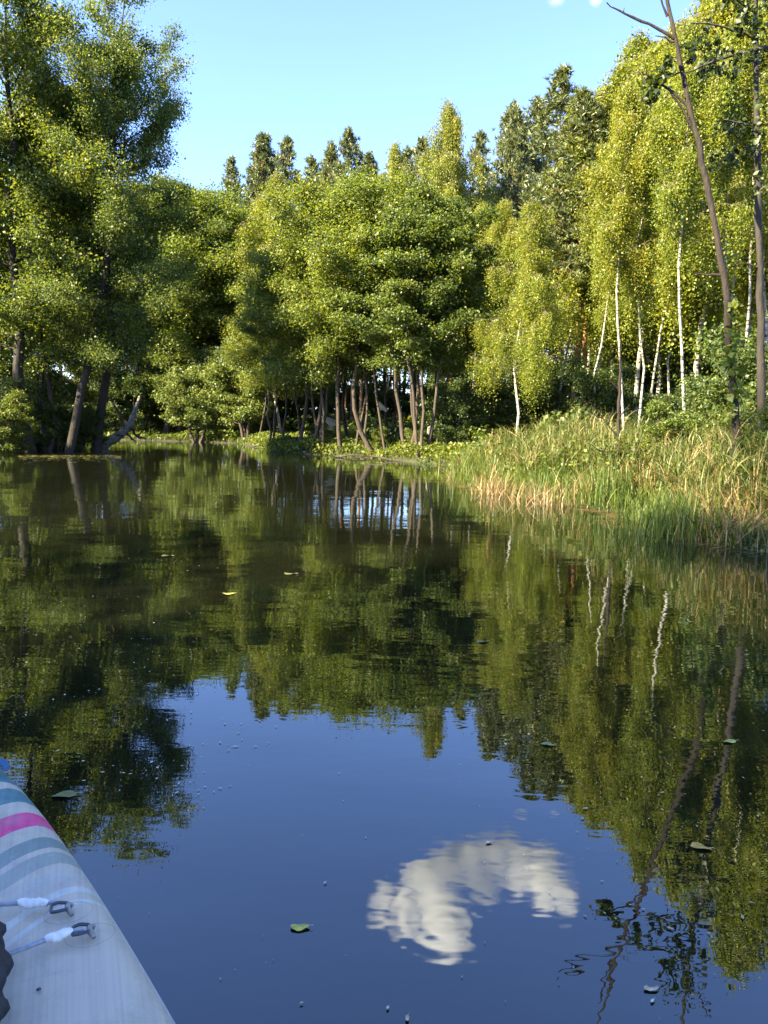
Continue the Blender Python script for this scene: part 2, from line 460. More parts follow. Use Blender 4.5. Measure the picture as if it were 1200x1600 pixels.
def grow_pine(seed, H, base_r, t0=.4, R=2.0, pointed=.8, whorls=22, per=7, tufts=7, size=.2, needles=9, stems=None):
    rng = np.random.default_rng(seed)
    wood = Geo()
    n = 10
    t = np.linspace(0, 1, n)
    P = np.column_stack([np.cumsum(rng.normal(0, .006, n)) * H, np.cumsum(rng.normal(0, .006, n)) * H, t * H]); P[0, :2] = 0
    rr = base_r * (1 - t * .94) ** .8
    P0 = P.copy(); P0[0, 2] -= .3
    wood.add(*tube(P0, rr, 9))
    for k in range(8):            # dead stubs below the crown
        tt = rng.uniform(.12, t0); p0 = np.array([np.interp(tt, t, P[:, i]) for i in range(3)]); az = rng.uniform(0, 6.28); l = rng.uniform(.4, 1.3)
        wood.add(*tube(np.array([p0, p0 + np.array([cos(az) * l * .5, sin(az) * l * .5, .02]), p0 + np.array([cos(az) * l, sin(az) * l, -.12 * l])]), np.array([.02, .014, .006]), 4))
    TC, TD = [], []
    for k in range(whorls):
        s = (k + .5) / whorls
        tt = t0 + (1 - t0) * s
        p0 = np.array([np.interp(tt, t, P[:, i]) for i in range(3)])
        for j in range(per):
            if rng.uniform() < .18: continue
            az = rng.uniform(0, 2 * pi)
            shape = (1 - s) ** pointed * min(1, .55 + s * 2.2)
            Lr = R * max(.10, shape) * rng.uniform(.55, 1.15)
            el = radians(5 + 45 * s + rng.normal(0, 10))
            f = np.linspace(0, 1, 5)
            hd = np.array([cos(az), sin(az), 0])
            q = p0 + np.outer(f * Lr * cos(el), hd); q[:, 2] += Lr * sin(el) * f + .14 * Lr * f ** 2 - .06 * Lr * f
            wood.add(*tube(q, max(.008, base_r * .16 * (1 - s * .7)) * (1 - .8 * f), 4))
            for _ in range(max(3, int(tufts * (.3 + Lr / R)))):
                ff = rng.uniform(.3, 1) ** .6
                c = np.array([np.interp(ff, f, q[:, i]) for i in range(3)]) + rng.normal(0, .10 + .10 * Lr, 3) * np.array([1, 1, .55])
                TC.append(c); d = hd * .6 + np.array([0, 0, .7]) + rng.normal(0, .35, 3); TD.append(d / np.linalg.norm(d))
    d = np.array([0, 0, 1.0])
    for _ in range(10):
        TC.append(P[-1] + np.array([rng.normal(0, .06), rng.normal(0, .06), -rng.uniform(-.25, .5)])); TD.append(d)
    TC = np.array(TC); TD = np.array(TD)
    M_ = len(TC)
    C = np.repeat(TC, needles, 0); D = np.repeat(TD, needles, 0)
    a = D * .7 + rng.normal(0, .62, (M_ * needles, 3)); a /= np.linalg.norm(a, axis=1)[:, None]
    b = np.cross(a, rng.normal(size=a.shape)); b /= np.linalg.norm(b, axis=1)[:, None] + 1e-9
    L_ = (size * rng.uniform(.7, 1.3, len(C)))[:, None]
    V = np.stack([C - b * L_ * .13, C + b * L_ * .13 + a * L_ * .2, C + a * L_], 1).reshape(-1, 3)
    F = np.arange(len(V)).reshape(-1, 3)
    return wood.get3(), (V, F)

def bake(name, parts, bark, leafmat):
    (wv, wf, wk), (lv, lf) = parts
    return mesh_np(name + '_trunk', wv, wf, smooth=True, mats=[bark, B_TWIG if bark.name == 'birch_bark' else bark], midx=wk), mesh_np(name + '_crown', lv, lf, leafmat)

def shore_d(px, inland=.3):
    """distance along a photo column at which the far bank begins"""
    ds = np.arange(18, 46, .1)
    P = np.array([stand(px, d) for d in ds])
    s_ = signed_shore(P)
    w = np.where(s_ < -.5)[0]
    k = w[0] if len(w) else 0
    for j in range(k, len(ds)):
        if s_[j] > inland: return float(ds[j])
    return float(ds[-1])
_tops = {}
def _top(me):
    """height of a crown mesh (robust to a few stray leaves)"""
    if me.name not in _tops:
        a = np.empty(len(me.vertices) * 3, np.float32); me.vertices.foreach_get('co', a)
        _tops[me.name] = float(np.percentile(a[2::3], 99.95))
    return _tops[me.name]
def plant(kind, meshes, px, d, H, H0, label, rot=0.0, cat='tree', group=None, wide=1.0, sink=.05, xy=None):
    x, y = xy if xy else stand(px, d)
    z = gz(x, y)
    e = link(kind, None, loc=(x, y, max(z, -.1) - sink))
    e.empty_display_size = .3
    s = H / _top(meshes[1])
    e.scale = (s * wide, s * wide, s)
    e.rotation_euler = (0, 0, rot)
    tag(e, label, cat, group)
    link('trunk', meshes[0], e)
    link('crown', meshes[1], e)
    return e

birch_prof = lambda s: (math.sin(pi * min(1, s * .80 + .20)) ** .85) * (.55 + .45 * (1 - s)) * 1.25
tall_prof = lambda s: (math.sin(pi * min(1, s * .86 + .13)) ** .7)
ALD = [bake('alder_%d' % i, grow(20 + i, 9.0, .085, R=2.8, t0=[.38, .34, .42][i], stems=[None, [((-.08, 0), (-.5, .1), .92), ((.08, .05), (.45, -.1), 1.0)], [((0, 0), (-.5, .1), 1.0)]][i], leaves=72000, size=.069, spread=.22, nlimb=44, ntwig=18, gap=.12, elev=(56, 8), twig_len=.5, flat=.85), B_ALDER, M_ALDER) for i in range(3)]
ALD_F = bake('alder_forked', grow(31, 9.0, .095, stems=[((0, 0), (-1.0, .2), .95), ((.05, 0), (.55, -.1), 1.0)], R=2.2, t0=.38, leaves=60000, size=.074, elev=(50, 5)), B_ALDER, M_ALDER_SHADED)
ALD_3 = bake('alder_clump', grow(32, 9.0, .075, stems=[((-.15, 0), (-.75, .3), .9), ((0, 0), (.05, 0), 1.0), ((.15, .1), (.6, .2), .95)], R=2.0, t0=.36, leaves=64000, size=.074, elev=(50, 5)), B_ALDER, M_ALDER_SHADED)
TALL = [bake('tall_alder_%d' % i, grow(40 + i, 15.0, .19, stems=[((0, 0), ln, 1.0)], R=3.9, t0=.20, prof=tall_prof, leaves=[110000, 96000, 78000][i], size=[.076, .074, .070][i], nlimb=58, ntwig=19, spread=[.26, .24, .17][i], twig_len=.44, elev=(56, 8), gap=[.14, .16, .22][i], flat=.85), B_ALDER_SHADED, M_ALDER_SHADED)
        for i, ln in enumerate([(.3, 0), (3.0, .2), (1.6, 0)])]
LOW = bake('low_alder', grow(52, 4.2, .12, stems=[((-.1, 0), (-.9, .3), .9), ((.1, 0), (.8, -.2), 1.0), ((0, .1), (.1, .5), .85)], R=1.9, t0=.22, leaves=26000, size=.10, spread=.16), B_ALDER, M_OLIVE)
BIR = [bake('birch_%d' % i, grow(60 + i, 12.0, .064, limbk=.26, lobes=.6, R=2.5, t0=.31, prof=birch_prof, leaves=85000, size=.058, elev=(56, 34), droop=-.32, hang=.85, spread=.10, nlimb=60, ntwig=17, up=.15, gap=.14, flat=1.0, twig_len=.5), B_BIRCH, M_BIRCH) for i in range(3)]
PIN = [bake('pine_%d' % i, grow_pine(80 + i, 18.0, .17, t0=.45, R=2.5, pointed=.55, whorls=24, per=9, tufts=15, size=.26, needles=11), B_PINE, M_PINE) for i in range(2)]
SPR = [bake('pointed_pine_%d' % i, grow_pine(90 + i, 20.0, .17, t0=.30, R=3.3, pointed=.62, whorls=30, per=9, tufts=15, size=.28, needles=11), B_PINE, M_PINE) for i in range(2)]
shr_prof = lambda s: .55 + .45 * math.sin(pi * s)
SLIM = bake('slim_alder', grow(57, 8.0, .052, stems=[((0, 0), (.35, .1), 1.0)], R=1.7, t0=.42, leaves=22000, size=.075, spread=.16, nlimb=26, ntwig=14, gap=.15, flat=.45, twig_len=.5), B_ALDER, M_ALDER)
SBIR = [bake('slim_birch_%d' % i, grow(66 + i, 12.0, .052, stems=[((0, 0), [(-.2, 0), (.15, .1)][i], 1.0)], limbk=.26, lobes=.6, R=1.7, t0=[.50, .44][i], prof=birch_prof, leaves=42000, size=.056, elev=(58, 42), droop=-.3, hang=.7, spread=.11, nlimb=40, ntwig=15, up=.15, gap=.2, flat=1.0, twig_len=.5), B_BIRCH, M_BIRCH) for i in range(2)]
SHR = [bake('shrub_%d' % i, grow(100 + i, 2.6, .035, stems=[((rx, ry), (rx * 5, ry * 5), hs) for rx, ry, hs in [(-.12, 0, .9), (.12, .05, 1.0), (0, .12, .8), (.02, -.12, .85)]], R=1.0, t0=.08, prof=shr_prof, leaves=18000, size=.062, nlimb=16, ntwig=9, spread=.13), B_ALDER, M_SHRUB) for i in range(2)]

BRI = [(a_, mesh_np('bright_crown', *grow(111, 2.6, .035, stems=[((rx, ry), (rx * 5, ry * 5), hs) for rx, ry, hs in [(-.12, 0, .9), (.12, .05, 1.0), (0, .12, .8)]], R=1.1, t0=.06, prof=shr_prof, leaves=17000, size=.070, nlimb=16, ntwig=9, spread=.14)[1], M_HERB)) for a_ in [SHR[0][0]]]
# ---- left bank group
plant('alder_tree', TALL[0], 48, 27.0, 15.2, 15, 'thick dark trunk alder on the left bank, tallest mass at the left edge', .4, wide=1.0)
plant('alder_tree', ALD[1], 74, 28.0, 12.0, 9, 'slim dark alder just right of the thick left bank trunk', 2.0, wide=1.0)
plant('alder_tree', TALL[1], 106, 26.6, 12.6, 15, 'dark alder whose trunk leans right over the left bank waterline', -.1, wide=.95)
plant('alder_tree', TALL[2], 150, 28.6, 15.6, 15, 'tall alder with airy pointed top against the sky above the left bank', .1, wide=.85)
plant('alder_tree', ALD[2], 18, 46.0, 15.0, 9, 'alder far behind the thick left bank trunk with yellow lit leaves', 4.2, wide=1.1)
plant('alder_tree', ALD[0], 104, 48.0, 14.0, 9, 'alder far behind the leaning left bank trunk', 1.0, wide=1.1)
plant('alder_tree', ALD[1], 225, 47.0, 13.6, 9, 'dark round alder behind the fallen leaning trunk', .7, wide=1.25)
plant('alder_tree', TALL[0], 258, 45.5, 14.2, 15, 'broad dark alder between the pointed alder and the inlet corner', 3.3, wide=1.15)
plant('alder_tree', ALD[1], 330, 46.0, 13.0, 9, 'dark alder rising above the low spreading pale alder', 1.2, wide=1.2)
plant('alder_tree', ALD[2], 283, 46.0, 13.4, 9, 'dark alder standing over the grassy bank at the back of the inlet', 2.2, wide=1.2)
plant('alder_tree', ALD[0], 338, 47.0, 14.0, 9, 'dark alder at the inlet, beside the yellow weeping birch', 5.1, wide=1.2)
# ---- bank alders in the middle
plant('low_alder', LOW, 308, 42.0, 4.6, 4.2, 'low spreading pale leaved alder at the inlet corner', .3, wide=1.05)
plant('low_alder', LOW, 384, 39.6, 5.2, 4.2, 'low many stemmed pale alder bush right of the inlet corner', 2.4, wide=1.0)
plant('alder_tree', ALD[1], 424, shore_d(424, 0.3), 7.8, 9, 'leftmost sunlit alder of the middle bank row', .2)
plant('alder_tree', ALD[0], 466, shore_d(466, 0.35), 7.9, 9, 'straight sunlit alder second from left in the middle row', 1.4, wide=1.12)
plant('alder_tree', ALD[2], 486, shore_d(486, 0.25), 7.6, 9, 'alder with pale left leaning stem beside the bright green bank', 3.1, wide=1.00)
plant('alder_tree', ALD[1], 507, shore_d(507, 0.4), 8.5, 9, 'slender straight alder in front of the broken grey slab', 4.0, wide=1.00)
plant('alder_tree', ALD[0], 533, shore_d(533, 0.2), 8.8, 9, 'alder right of the broken grey slab, trunk bent at the waterline', 5.3, wide=1.06)
plant('alder_tree', ALD[2], 583, shore_d(583, 0.25), 8.6, 9, 'dark double trunk alder in the centre of the bank', .9, wide=1.19)
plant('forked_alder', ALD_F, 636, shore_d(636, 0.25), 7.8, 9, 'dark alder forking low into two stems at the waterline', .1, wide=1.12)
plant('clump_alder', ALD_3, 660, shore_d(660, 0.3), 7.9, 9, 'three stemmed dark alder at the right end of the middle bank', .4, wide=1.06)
plant('alder_tree', ALD[1], 610, 31.0, 9.4, 9, 'taller alder behind the dark forked alder', 2.7)
plant('alder_tree', ALD[2], 545, 33.0, 9.9, 9, 'bright topped alder behind the slab and double trunk', 1.9)
plant('alder_tree', ALD[0], 690, 29.0, 7.6, 9, 'dense dark alder behind the three stemmed alder', 3.7)
for i, (px, d, H, lab) in enumerate([(404, 37.5, 6.6, 'slim alder stem left of the sunlit row'), (444, shore_d(444, .4), 7.4, 'slim alder stem between the first two sunlit alders'), (474, 29.5, 7.4, 'slim dark stem behind the left leaning alder'), (497, shore_d(497, .5), 7.6, 'slim stem touching the broken slab on its left'),
        (520, 30, 7.8, 'slim dark stem behind the broken slab'), (556, shore_d(556, .3), 7.6, 'slim stem between slab and double trunk'), (574, shore_d(574, .3), 7.6, 'slim pale stem hugging the left side of the double trunk'), (603, shore_d(603, .5), 7.4, 'slim stem right of the double trunk'), (648, shore_d(648, .4), 7.6, 'slim stem between the forked and three stemmed alders'), (680, 26, 7.0, 'slim stem at the right end of the alder row'), (716, 27.5, 7.2, 'slim stem in the dark gap left of the reeds')]):
    plant('slim_alder', SLIM, px, d, H, 8, lab, i * 1.3, group='slim stems in the bank row')
for i, (px, d, lab) in enumerate([(538, 44, 'lit pine trunk behind the bent alder'), (552, 47, 'thin pine trunk deep behind the bent alder'), (566, 43, 'pine trunk left of the double trunk alder, far back'), (618, 45, 'pine trunk seen through the forked alder'), (700, 42, 'pine trunk in the dark behind the stumps'), (740, 44, 'pine trunk left of the rounded birch, far back'), (770, 41, 'pine trunk behind the rounded birch'), (850, 43, 'pine trunk left of the thick orange one, far back'), (1010, 38, 'pine trunk deep between the white birch trunks'), (1040, 40, 'pine trunk left of the brightest white trunk, far back'), (1096, 37, 'orange pine trunk right of the brightest white trunk'), (1105, 41, 'thin orange pine trunk left of the dead tree, far back')]):
    plant('pine_tree', PIN[i % 2], px, d, 11.5 + .07 * (i % 5), 18, lab, i * 2.2, group='pine trunks behind the bank', wide=.9)
# ---- skyline pines
for i, (px, py, d, lab) in enumerate([(395, 222, 60, 'pointed pine, leftmost of the hazy skyline row'), (428, 228, 61, 'second pointed skyline pine from the left'),
        (457, 226, 58, 'dark bushy skyline pine, third from left'), (500, 240, 62, 'lower skyline pine left of the tallest middle one'),
        (531, 220, 60, 'tallest of the middle skyline pines above the alders'), (578, 252, 63, 'short skyline pine between the tall middle pine and pale birch'),
        (651, 228, 60, 'lone pointed pine right of the pale skyline birch'), (676, 262, 64, 'small pointed pine left of the tall weeping birch')]):
    plant('pine_tree', SPR[i % 2], px, d, height_at(px, py, d), 20, lab, i * 1.3, wide=.9)
for i, (px, py, lab) in enumerate([(374, 262, 'short skyline pine at the left end of the row'), (412, 254, 'skyline pine between the two leftmost pointed ones'), (478, 258, 'skyline pine right of the bushy third one'), (515, 250, 'skyline pine leaning on the tallest middle one'),
        (554, 262, 'low skyline pine right of the tallest middle one'), (596, 262, 'low skyline pine left of the pale birch'), (633, 254, 'skyline pine between the pale birch and the lone pine'), (664, 256, 'skyline pine right of the lone pointed pine'), (702, 250, 'skyline pine behind the lower pale birch'), (748, 226, 'skyline pine right behind the tall narrow birch')]):
    plant('pine_tree', SPR[(i + 1) % 2], px, 64 + i % 3, height_at(px, py, 64 + i % 3), 20, lab, i * 2.3 + 1, wide=.9)
plant('birch_tree', BIR[0], 612, 54.0, height_at(612, 240, 54), 12, 'pale yellowish birch rising in the skyline pine row', 1.0, wide=.75)
plant('birch_tree', BIR[1], 440, 43.0, height_at(440, 285, 43), 12, 'yellow weeping birch left of the sunlit alders', 2.0, wide=1.1)
plant('birch_tree', BIR[2], 722, 45.0, height_at(722, 178, 45), 12, 'tall narrow weeping birch standing out above the dark alder', .3, wide=.72)
plant('birch_tree', BIR[0], 690, 47.0, height_at(690, 262, 47), 12, 'lower pale birch at the left foot of the tall narrow birch', 4.0, wide=.75)
plant('pine_tree', PIN[0], 775, 50.0, height_at(775, 180, 50), 18, 'slender pine right of the tall narrow birch', .5, wide=.85)
plant('pine_tree', PIN[1], 802, 48.0, height_at(802, 186, 48), 18, 'pine with bare orange trunk between two skyline pines', 2.5, wide=.8)
plant('pine_tree', PIN[0], 830, 50.0, height_at(830, 172, 50), 18, 'tufted tall pine left of the big dark pine', 3.9, wide=.9)
plant('pine_tree', SPR[1], 878, 41.0, height_at(890, 128, 41), 20, 'big dense dark pine beside the yellow birches', 1.1, wide=1.2)
plant('pine_tree', PIN[1], 903, 27.5, 12.0, 18, 'orange barked pine with thick trunk standing behind the reeds', 1.7, wide=1.15)
plant('pine_tree', PIN[0], 914, 28.0, 11.0, 18, 'shorter orange pine touching the thick orange pine trunk', 5.0, wide=1.0)
# ---- birches on the right
for i, (px, d, py, lab, w) in enumerate([
        (814, 21, 326, 'small rounded bright yellow green birch right of the dark alders', 1.0),
        (942, 29, 165, 'yellow birch beside the big dark pine', 1.0),
        (985, 27, 72, 'tallest yellow birch crown left of the leaning dead tree', 1.0),
        (1036, 29, 92, 'yellow birch behind the bright white trunk', .95),
        (1094, 27, 50, 'yellow birch behind the slim white trunk near the dead tree', 1.0),
        (908, 33, 150, 'yellow birch crown behind the big dark pine', .9), (962, 32, 105, 'yellow birch filling the gap right of the big dark pine', .95), (1062, 33, 70, 'far yellow birch left of the leaning dead tree', .95),
        (1152, 27, -30, 'tall yellow birch behind the leaning dead tree', 1.0),
        (1212, 24, -120, 'tall birch at the right edge of the view', 1.0)]):
    plant('birch_tree', BIR[i % 3], px, d, height_at(px, py, d) * (1.05 if px > 900 else 1.0), 12, lab, i * 2.1, wide=w * 1.15)
for i, (px, d, py, lab) in enumerate([
        (976, 20, 150, 'birch with grey white trunk behind the bare sapling'), (996, 21, 190, 'birch with slim white trunk right of the grey white one'),
        (1072, 18.5, 60, 'birch with the brightest white trunk above the reeds'), (1118, 19.5, 40, 'birch with slim white trunk left of the leaning dead tree foot'),
        (762, 35, 330, 'thin birch in the dark gap right of the alders'), (735, 38, 330, 'thin pale birch stem left of the dark gap'), (868, 30, 240, 'thin birch left of the thick orange pine'),
        (930, 25, 260, 'thin birch stem right of the thick orange pine'), (1016, 26, 200, 'thin birch stem deep between the white trunks'), (1048, 27, 200, 'thin birch stem left of the brightest white trunk'),
        (1140, 24, 100, 'thin birch stem behind the leaning dead tree'), (1164, 22, 40, 'thin birch stem right of the leaning dead tree')]):
    plant('birch_tree', SBIR[i % 2], px, d, height_at(px, py, d), 12, lab, i * 2.6 if i not in (0, 2) else .2, group='slim birches above the reeds', wide=.95)

# ---- understorey on the right
for i, (px, d, H, lab) in enumerate([
        (712, 24, 2.2, 'dark shrub at the left end of the reed bed'), (745, 29, 2.4, 'dark shrub below the tall narrow birch'),
        (790, 27, 2.6, 'dark shrub below the small rounded birch'), (838, 28, 2.4, 'dark shrub left of the orange pine trunks'),
        (872, 32, 2.4, 'shrub directly left of the thick orange trunk'), (938, 25, 3.0, 'light green shrub right of the orange pine trunks'),
        (955, 27, 2.4, 'dark shrub behind the bare sapling'), (1030, 23, 2.0, 'dark shrub between the two pairs of white trunks'),
        (1048, 15.0, 1.15, 'low bright shrub mound in front of the brightest white trunk'), (1096, 22, 1.8, 'shrub between the brightest white trunk and the next'),
        (1140, 14, 2.0, 'leafy shrub at the foot of the leaning dead tree'), (1172, 13, 2.1, 'bright leafy shrub between dead tree and right edge alder'),
        (1198, 12, 2.4, 'shrub at the right edge of the view'), (860, 36, 4.0, 'shrub deep in the shade behind the orange pine'), (1010, 33, 4.5, 'shrub deep in the birch stand'), (1100, 30, 4.5, 'shrub deep in the wood right of the brightest white trunk')]):
    plant('shrub', SHR[i % 2], px, d, H, 2.6, lab, i * 1.7, cat='shrub', group='shrubs under the birches')
# ---- understorey left and back
for i, (px, d, H, lab) in enumerate([
        (15, 27.6, 2.6, 'bright yellow green shrub at the left edge of the bank'), (88, 28.4, 2.8, 'dark shrub between the left bank trunks'),
        (128, 28.6, 1.8, 'small bush right of the leaning left bank trunk'), (200, 45.5, 4.0, 'light green bush behind the fallen leaning trunk'),
        (170, 46, 3.4, 'dim bush at the back of the inlet'), (250, 50, 4.2, 'dark bush behind the grassy inlet bank'),
        (320, 52, 4.5, 'dark bush behind the low spreading alder'), (410, 43, 2.0, 'bush between low alder and the middle row'), (700, 26.5, 2.4, 'shrub behind the right end of the middle bank')]):
    plant('shrub', SHR[(i + 1) % 2], px, d, H, 2.6, lab, i * 2.3, cat='shrub', group='shrubs under the alders')

for i, (px, d, H, lab) in enumerate([(-8, 25.4, 2.0, 'low bright lime shrub at the very left edge by the water'), (24, 26.3, 1.7, 'bright lime shrub left of the thick dark trunk'), (152, 29.2, 1.7, 'bright leafy shrub right of the leaning dark trunk'),
        (96, 30.5, 3.2, 'lime green shrub seen between the left bank trunks'), (186, 48, 3.6, 'sunlit shrub across the inlet'), (492, 29.5, .9, 'lime herb clump at the foot of the left leaning alder'), (515, 28.2, .8, 'lime herb clump between the two alders by the slab'), (598, 26.5, .9, 'leafy clump right of the double trunk alder'), (648, 24.6, .8, 'pale leafy clump between forked and three stemmed alders'),
        (1052, 11.4, 1.25, 'bright green leafy mound in the reeds below the brightest white trunk'), (1174, 9.2, 1.2, 'leafy bush among the reeds at the right edge'),
        (1182, 16, 2.8, 'bright sunlit leafy bush at the right edge behind the near alder')]):
    plant('shrub', BRI[0], px, d, H, 2.6, lab, i * 1.1, cat='shrub', group='bright lime shrubs')
# ---- woods behind, and the tall trees on the left shore that shade the near water
rng = np.random.default_rng(77)
for i in range(46):
    px = -90 + 1380 * (i + rng.uniform(-.4, .4)) / 46
    d = rng.uniform(50, 60) if px < 700 else rng.uniform(40, 56)
    plant('shrub', SHR[i % 2], px, d, rng.uniform(3.2, 4.6) if 400 < px < 720 else rng.uniform(3.0, 5.2), 2.6, 'bush in the thicket at the back of the wood', rng.uniform(0, 6.28), cat='shrub', group='bushes in the back thicket', wide=1.25)
for i in range(16):
    px = -60 + 1330 * (i + rng.uniform(-.4, .4)) / 16
    d = rng.uniform(50, 58)
    plant('alder_tree', ALD[i % 3], px, d, rng.uniform(11, 14) if px < 720 else rng.uniform(9, 12), 9, 'leafy tree half hidden behind the bank trees', rng.uniform(0, 6.28), group='leafy trees in the wood', wide=1.1)
for i in range(64):
    px = -150 + 1500 * (i + rng.uniform(-.3, .3)) / 64
    d = rng.uniform(62, 92)
    plant('pine_tree', PIN[i % 2] if px < 1000 else SPR[i % 2], px, d, rng.uniform(.78, .98) * (13.5 + .09 * d if px < 720 else 17), 18, 'distant pine in the wood behind the nearer trees', rng.uniform(0, 6.28), group='pines deep in the wood', wide=rng.uniform(.8, 1.0))
for i, (x, y, H, v, lab) in enumerate([(-13, -5.2, 18, 0, 'nearest'), (-13.5, -9, 18, 1, 'second'), (-17, -6.5, 18, 2, 'third'), (-18, -12, 18, 1, 'fourth'), (-11.4, -8, 16, 2, 'fifth'), (-22, 20.5, 11, 0, 'northern')]):
    plant('alder_tree', TALL[v], 0, 0, H, 15, lab + ' tall alder on the left shore outside the view', i * 1.9, group='shore alders outside the view', xy=(x, y), wide=.62 if 'narrow' in lab else 1.15)

# ------------------------------------------------------------------ reeds, grass and herbs
def scatter(n, box, cond, seed):
    r = np.random.default_rng(seed)
    out = []
    tot = 0
    while tot < n:
        P = np.column_stack([r.uniform(box[0], box[1], n * 2), r.uniform(box[2], box[3], n * 2)])
        P = P[cond(P, signed_shore(P))]
        out.append(P); tot += len(P)
        if len(P) == 0: break
    return np.concatenate(out)[:n]

def blades(base, h, width, bend, seed, segs=4, lean=.12, curl=.0):
    r = np.random.default_rng(seed)
    n = len(base)
    az = r.uniform(0, 2 * pi, n)
    hd = np.column_stack([np.cos(az), np.sin(az), np.zeros(n)])
    tw = az + pi / 2 + r.normal(0, .6, n)
    wd = np.column_stack([np.cos(tw), np.sin(tw), np.zeros(n)])
    t = np.linspace(0, 1, segs + 1)
    la = r.normal(0, lean, n)
    hor = (la[:, None] * t[None] + bend[:, None] * t[None] ** 2.2) * h[:, None]
    ver = h[:, None] * (t[None] - (.45 * np.clip(bend, 0, 1.4))[:, None] * t[None] ** 3)
    P = base[:, None, :] + hd[:, None, :] * hor[..., None]
    P[..., 2] += ver
    w = width[:, None] * (np.minimum(1, .55 + t * 2) * (1 - t ** 3 * .93))[None]
    A = P - wd[:, None, :] * w[..., None] * .5
    B = P + wd[:, None, :] * w[..., None] * .5
    V = np.stack([A, B], 2).reshape(-1, 3)
    k = (np.arange(n) * (segs + 1) * 2)[:, None, None]
    s_ = (np.arange(segs) * 2)[None, :, None]
    F = (k + s_ + np.array([0, 1, 3, 2])[None, None]).reshape(-1, 4)
    return V, F

def lift(P, dz=0.0):
    return np.column_stack([P, np.maximum(ground_z(P), -.25) + dz])

def reed_stems(P, hgt, seed, per=5):
    """upright stalks carrying long arching leaves"""
    r = np.random.default_rng(seed)
    base = lift(P, -.03)
    n = len(P)
    g = Geo()
    V, F = blades(base, hgt, np.full(n, .007), r.uniform(0, .10, n), seed, 3, lean=.10); g.add(V, F)
    hb = np.repeat(hgt, per); b = np.repeat(base, per, 0)
    lv = r.uniform(.3, .97, n * per)
    b = b + np.column_stack([r.normal(0, .025, n * per), r.normal(0, .025, n * per), hb * lv])
    V, F = blades(b, r.uniform(.22, .46, n * per), r.uniform(.007, .015, n * per), r.uniform(.4, 1.5, n * per), seed + 1, 4, lean=.45); g.add(V, F)
    return g.get()

reed_zone = lambda lo, hi: (lambda P, s: (s > lo) & (s < hi) & (P[:, 0] > 1.2) & (P[:, 1] < 19))
right_box = (1.2, 11, 4.0, 19)
# tall reeds inland, sedge at the waterline
P = scatter(4300, right_box, lambda P, s: (s > .35) & (s < 3.4) & (P[:, 0] > 1.2) & (P[:, 1] < 19) & (wob(P * .9 + 5) + .4 * wob(P * 2.7) > -.35), 1)
r = np.random.default_rng(2)
hg = np.clip(.52 + .28 * signed_shore(P), .45, .98) * r.uniform(.6, 1.3, len(P)) * (1 + .22 * wob(P * 1.3)) * np.clip(1.28 - .042 * P[:, 1], .6, 1.08)
tag(link('reed_bed', mesh_np('reed_bed', *reed_stems(P, hg, 3), M_REED)), kind='stuff')
P = scatter(20000, right_box, reed_zone(-.16, 1.5), 4)
s0 = signed_shore(P)
clump = .75 + .35 * wob(P * 2.2)
h = np.clip(.36 + .2 * s0, .26, .66) * r.uniform(.5, 1.25, len(P)) * np.clip(clump, .35, 1.3)
tag(link('sedge', mesh_np('sedge', *blades(lift(P, -.02), h, r.uniform(.005, .011, len(P)), r.uniform(.05, .7, len(P)), 5, 4, lean=.2), M_GRASS)), kind='stuff')
P = scatter(2300, right_box, lambda P, s: (s > -.12) & (s < .8) & (P[:, 0] > 1.2) & (P[:, 1] < 18) & (wob(P * 1.4 + 3) > .12), 6)
h = r.uniform(.18, .62, len(P))
tag(link('dry_sedge', mesh_np('dry_sedge', *blades(lift(P, -.02), h, r.uniform(.006, .012, len(P)), r.uniform(.2, 1.2, len(P)), 7, 4, lean=.4), M_STRAW)), kind='stuff')
# grassy banks
P = scatter(15000, (-26, 2, 20, 56), lambda P, s: (s > .02) & (s < 7) & (wob(P * .8) > -.5), 8)
h = r.uniform(.10, .42, len(P))
tag(link('bank_grass', mesh_np('bank_grass', *blades(lift(P, -.02), h, r.uniform(.012, .03, len(P)), r.uniform(.1, .8, len(P)), 9, 3, lean=.3), M_GRASS)), kind='stuff')
P = scatter(9000, (-27, 3, 20, 46), lambda P, s: (s > -.06) & (s < .7) & (wob(P * 1.9) > -.6), 18)
h = r.uniform(.08, .34, len(P))
tag(link('shore_grass', mesh_np('shore_grass', *blades(lift(P, -.02), h, r.uniform(.010, .022, len(P)), r.uniform(.3, 1.3, len(P)), 19, 3, lean=.45), M_GRASS)), kind='stuff')
def herbs(name, n, box, cond, seed, hmax, size, mat):
    P = scatter(n, box, cond, seed)
    r = np.random.default_rng(seed + 50)
    hh = hmax * np.clip(.55 + .55 * wob(P * 1.1 + seed), .12, 1.2)
    C = lift(P); C[:, 2] += hh * r.uniform(.05, 1, len(P)) ** .6
    tag(link(name, mesh_np(name, *leaf_quads(C, size, r, up=.7), mat)), kind='stuff')
herbs('bank_herbs', 30000, (-6, 3, 20, 36), lambda P, s: (s > -.12) & (s < 4.5), 11, .45, .085, M_HERB)
herbs('left_bank_herbs', 30000, (-22, -9, 16, 36), lambda P, s: (s > 0.0) & (s < 6), 12, 1.0, .11, M_HERB)
herbs('reed_edge_herbs', 30000, (2, 14, 6, 27), lambda P, s: (s > 1.6) & (s < 9), 13, 1.0, .10, M_SHRUB)
herbs('reed_herbs', 9000, (1.4, 12, 5, 18), lambda P, s: (s > .25) & (s < 3.6) & (wob(P * .9 + 5) < .35), 16, .8, .06, M_HERB)
herbs('inlet_bank_herbs', 16000, (-26, -4, 34, 56), lambda P, s: (s > 0.0) & (s < 6), 14, .35, .13, M_HERB)
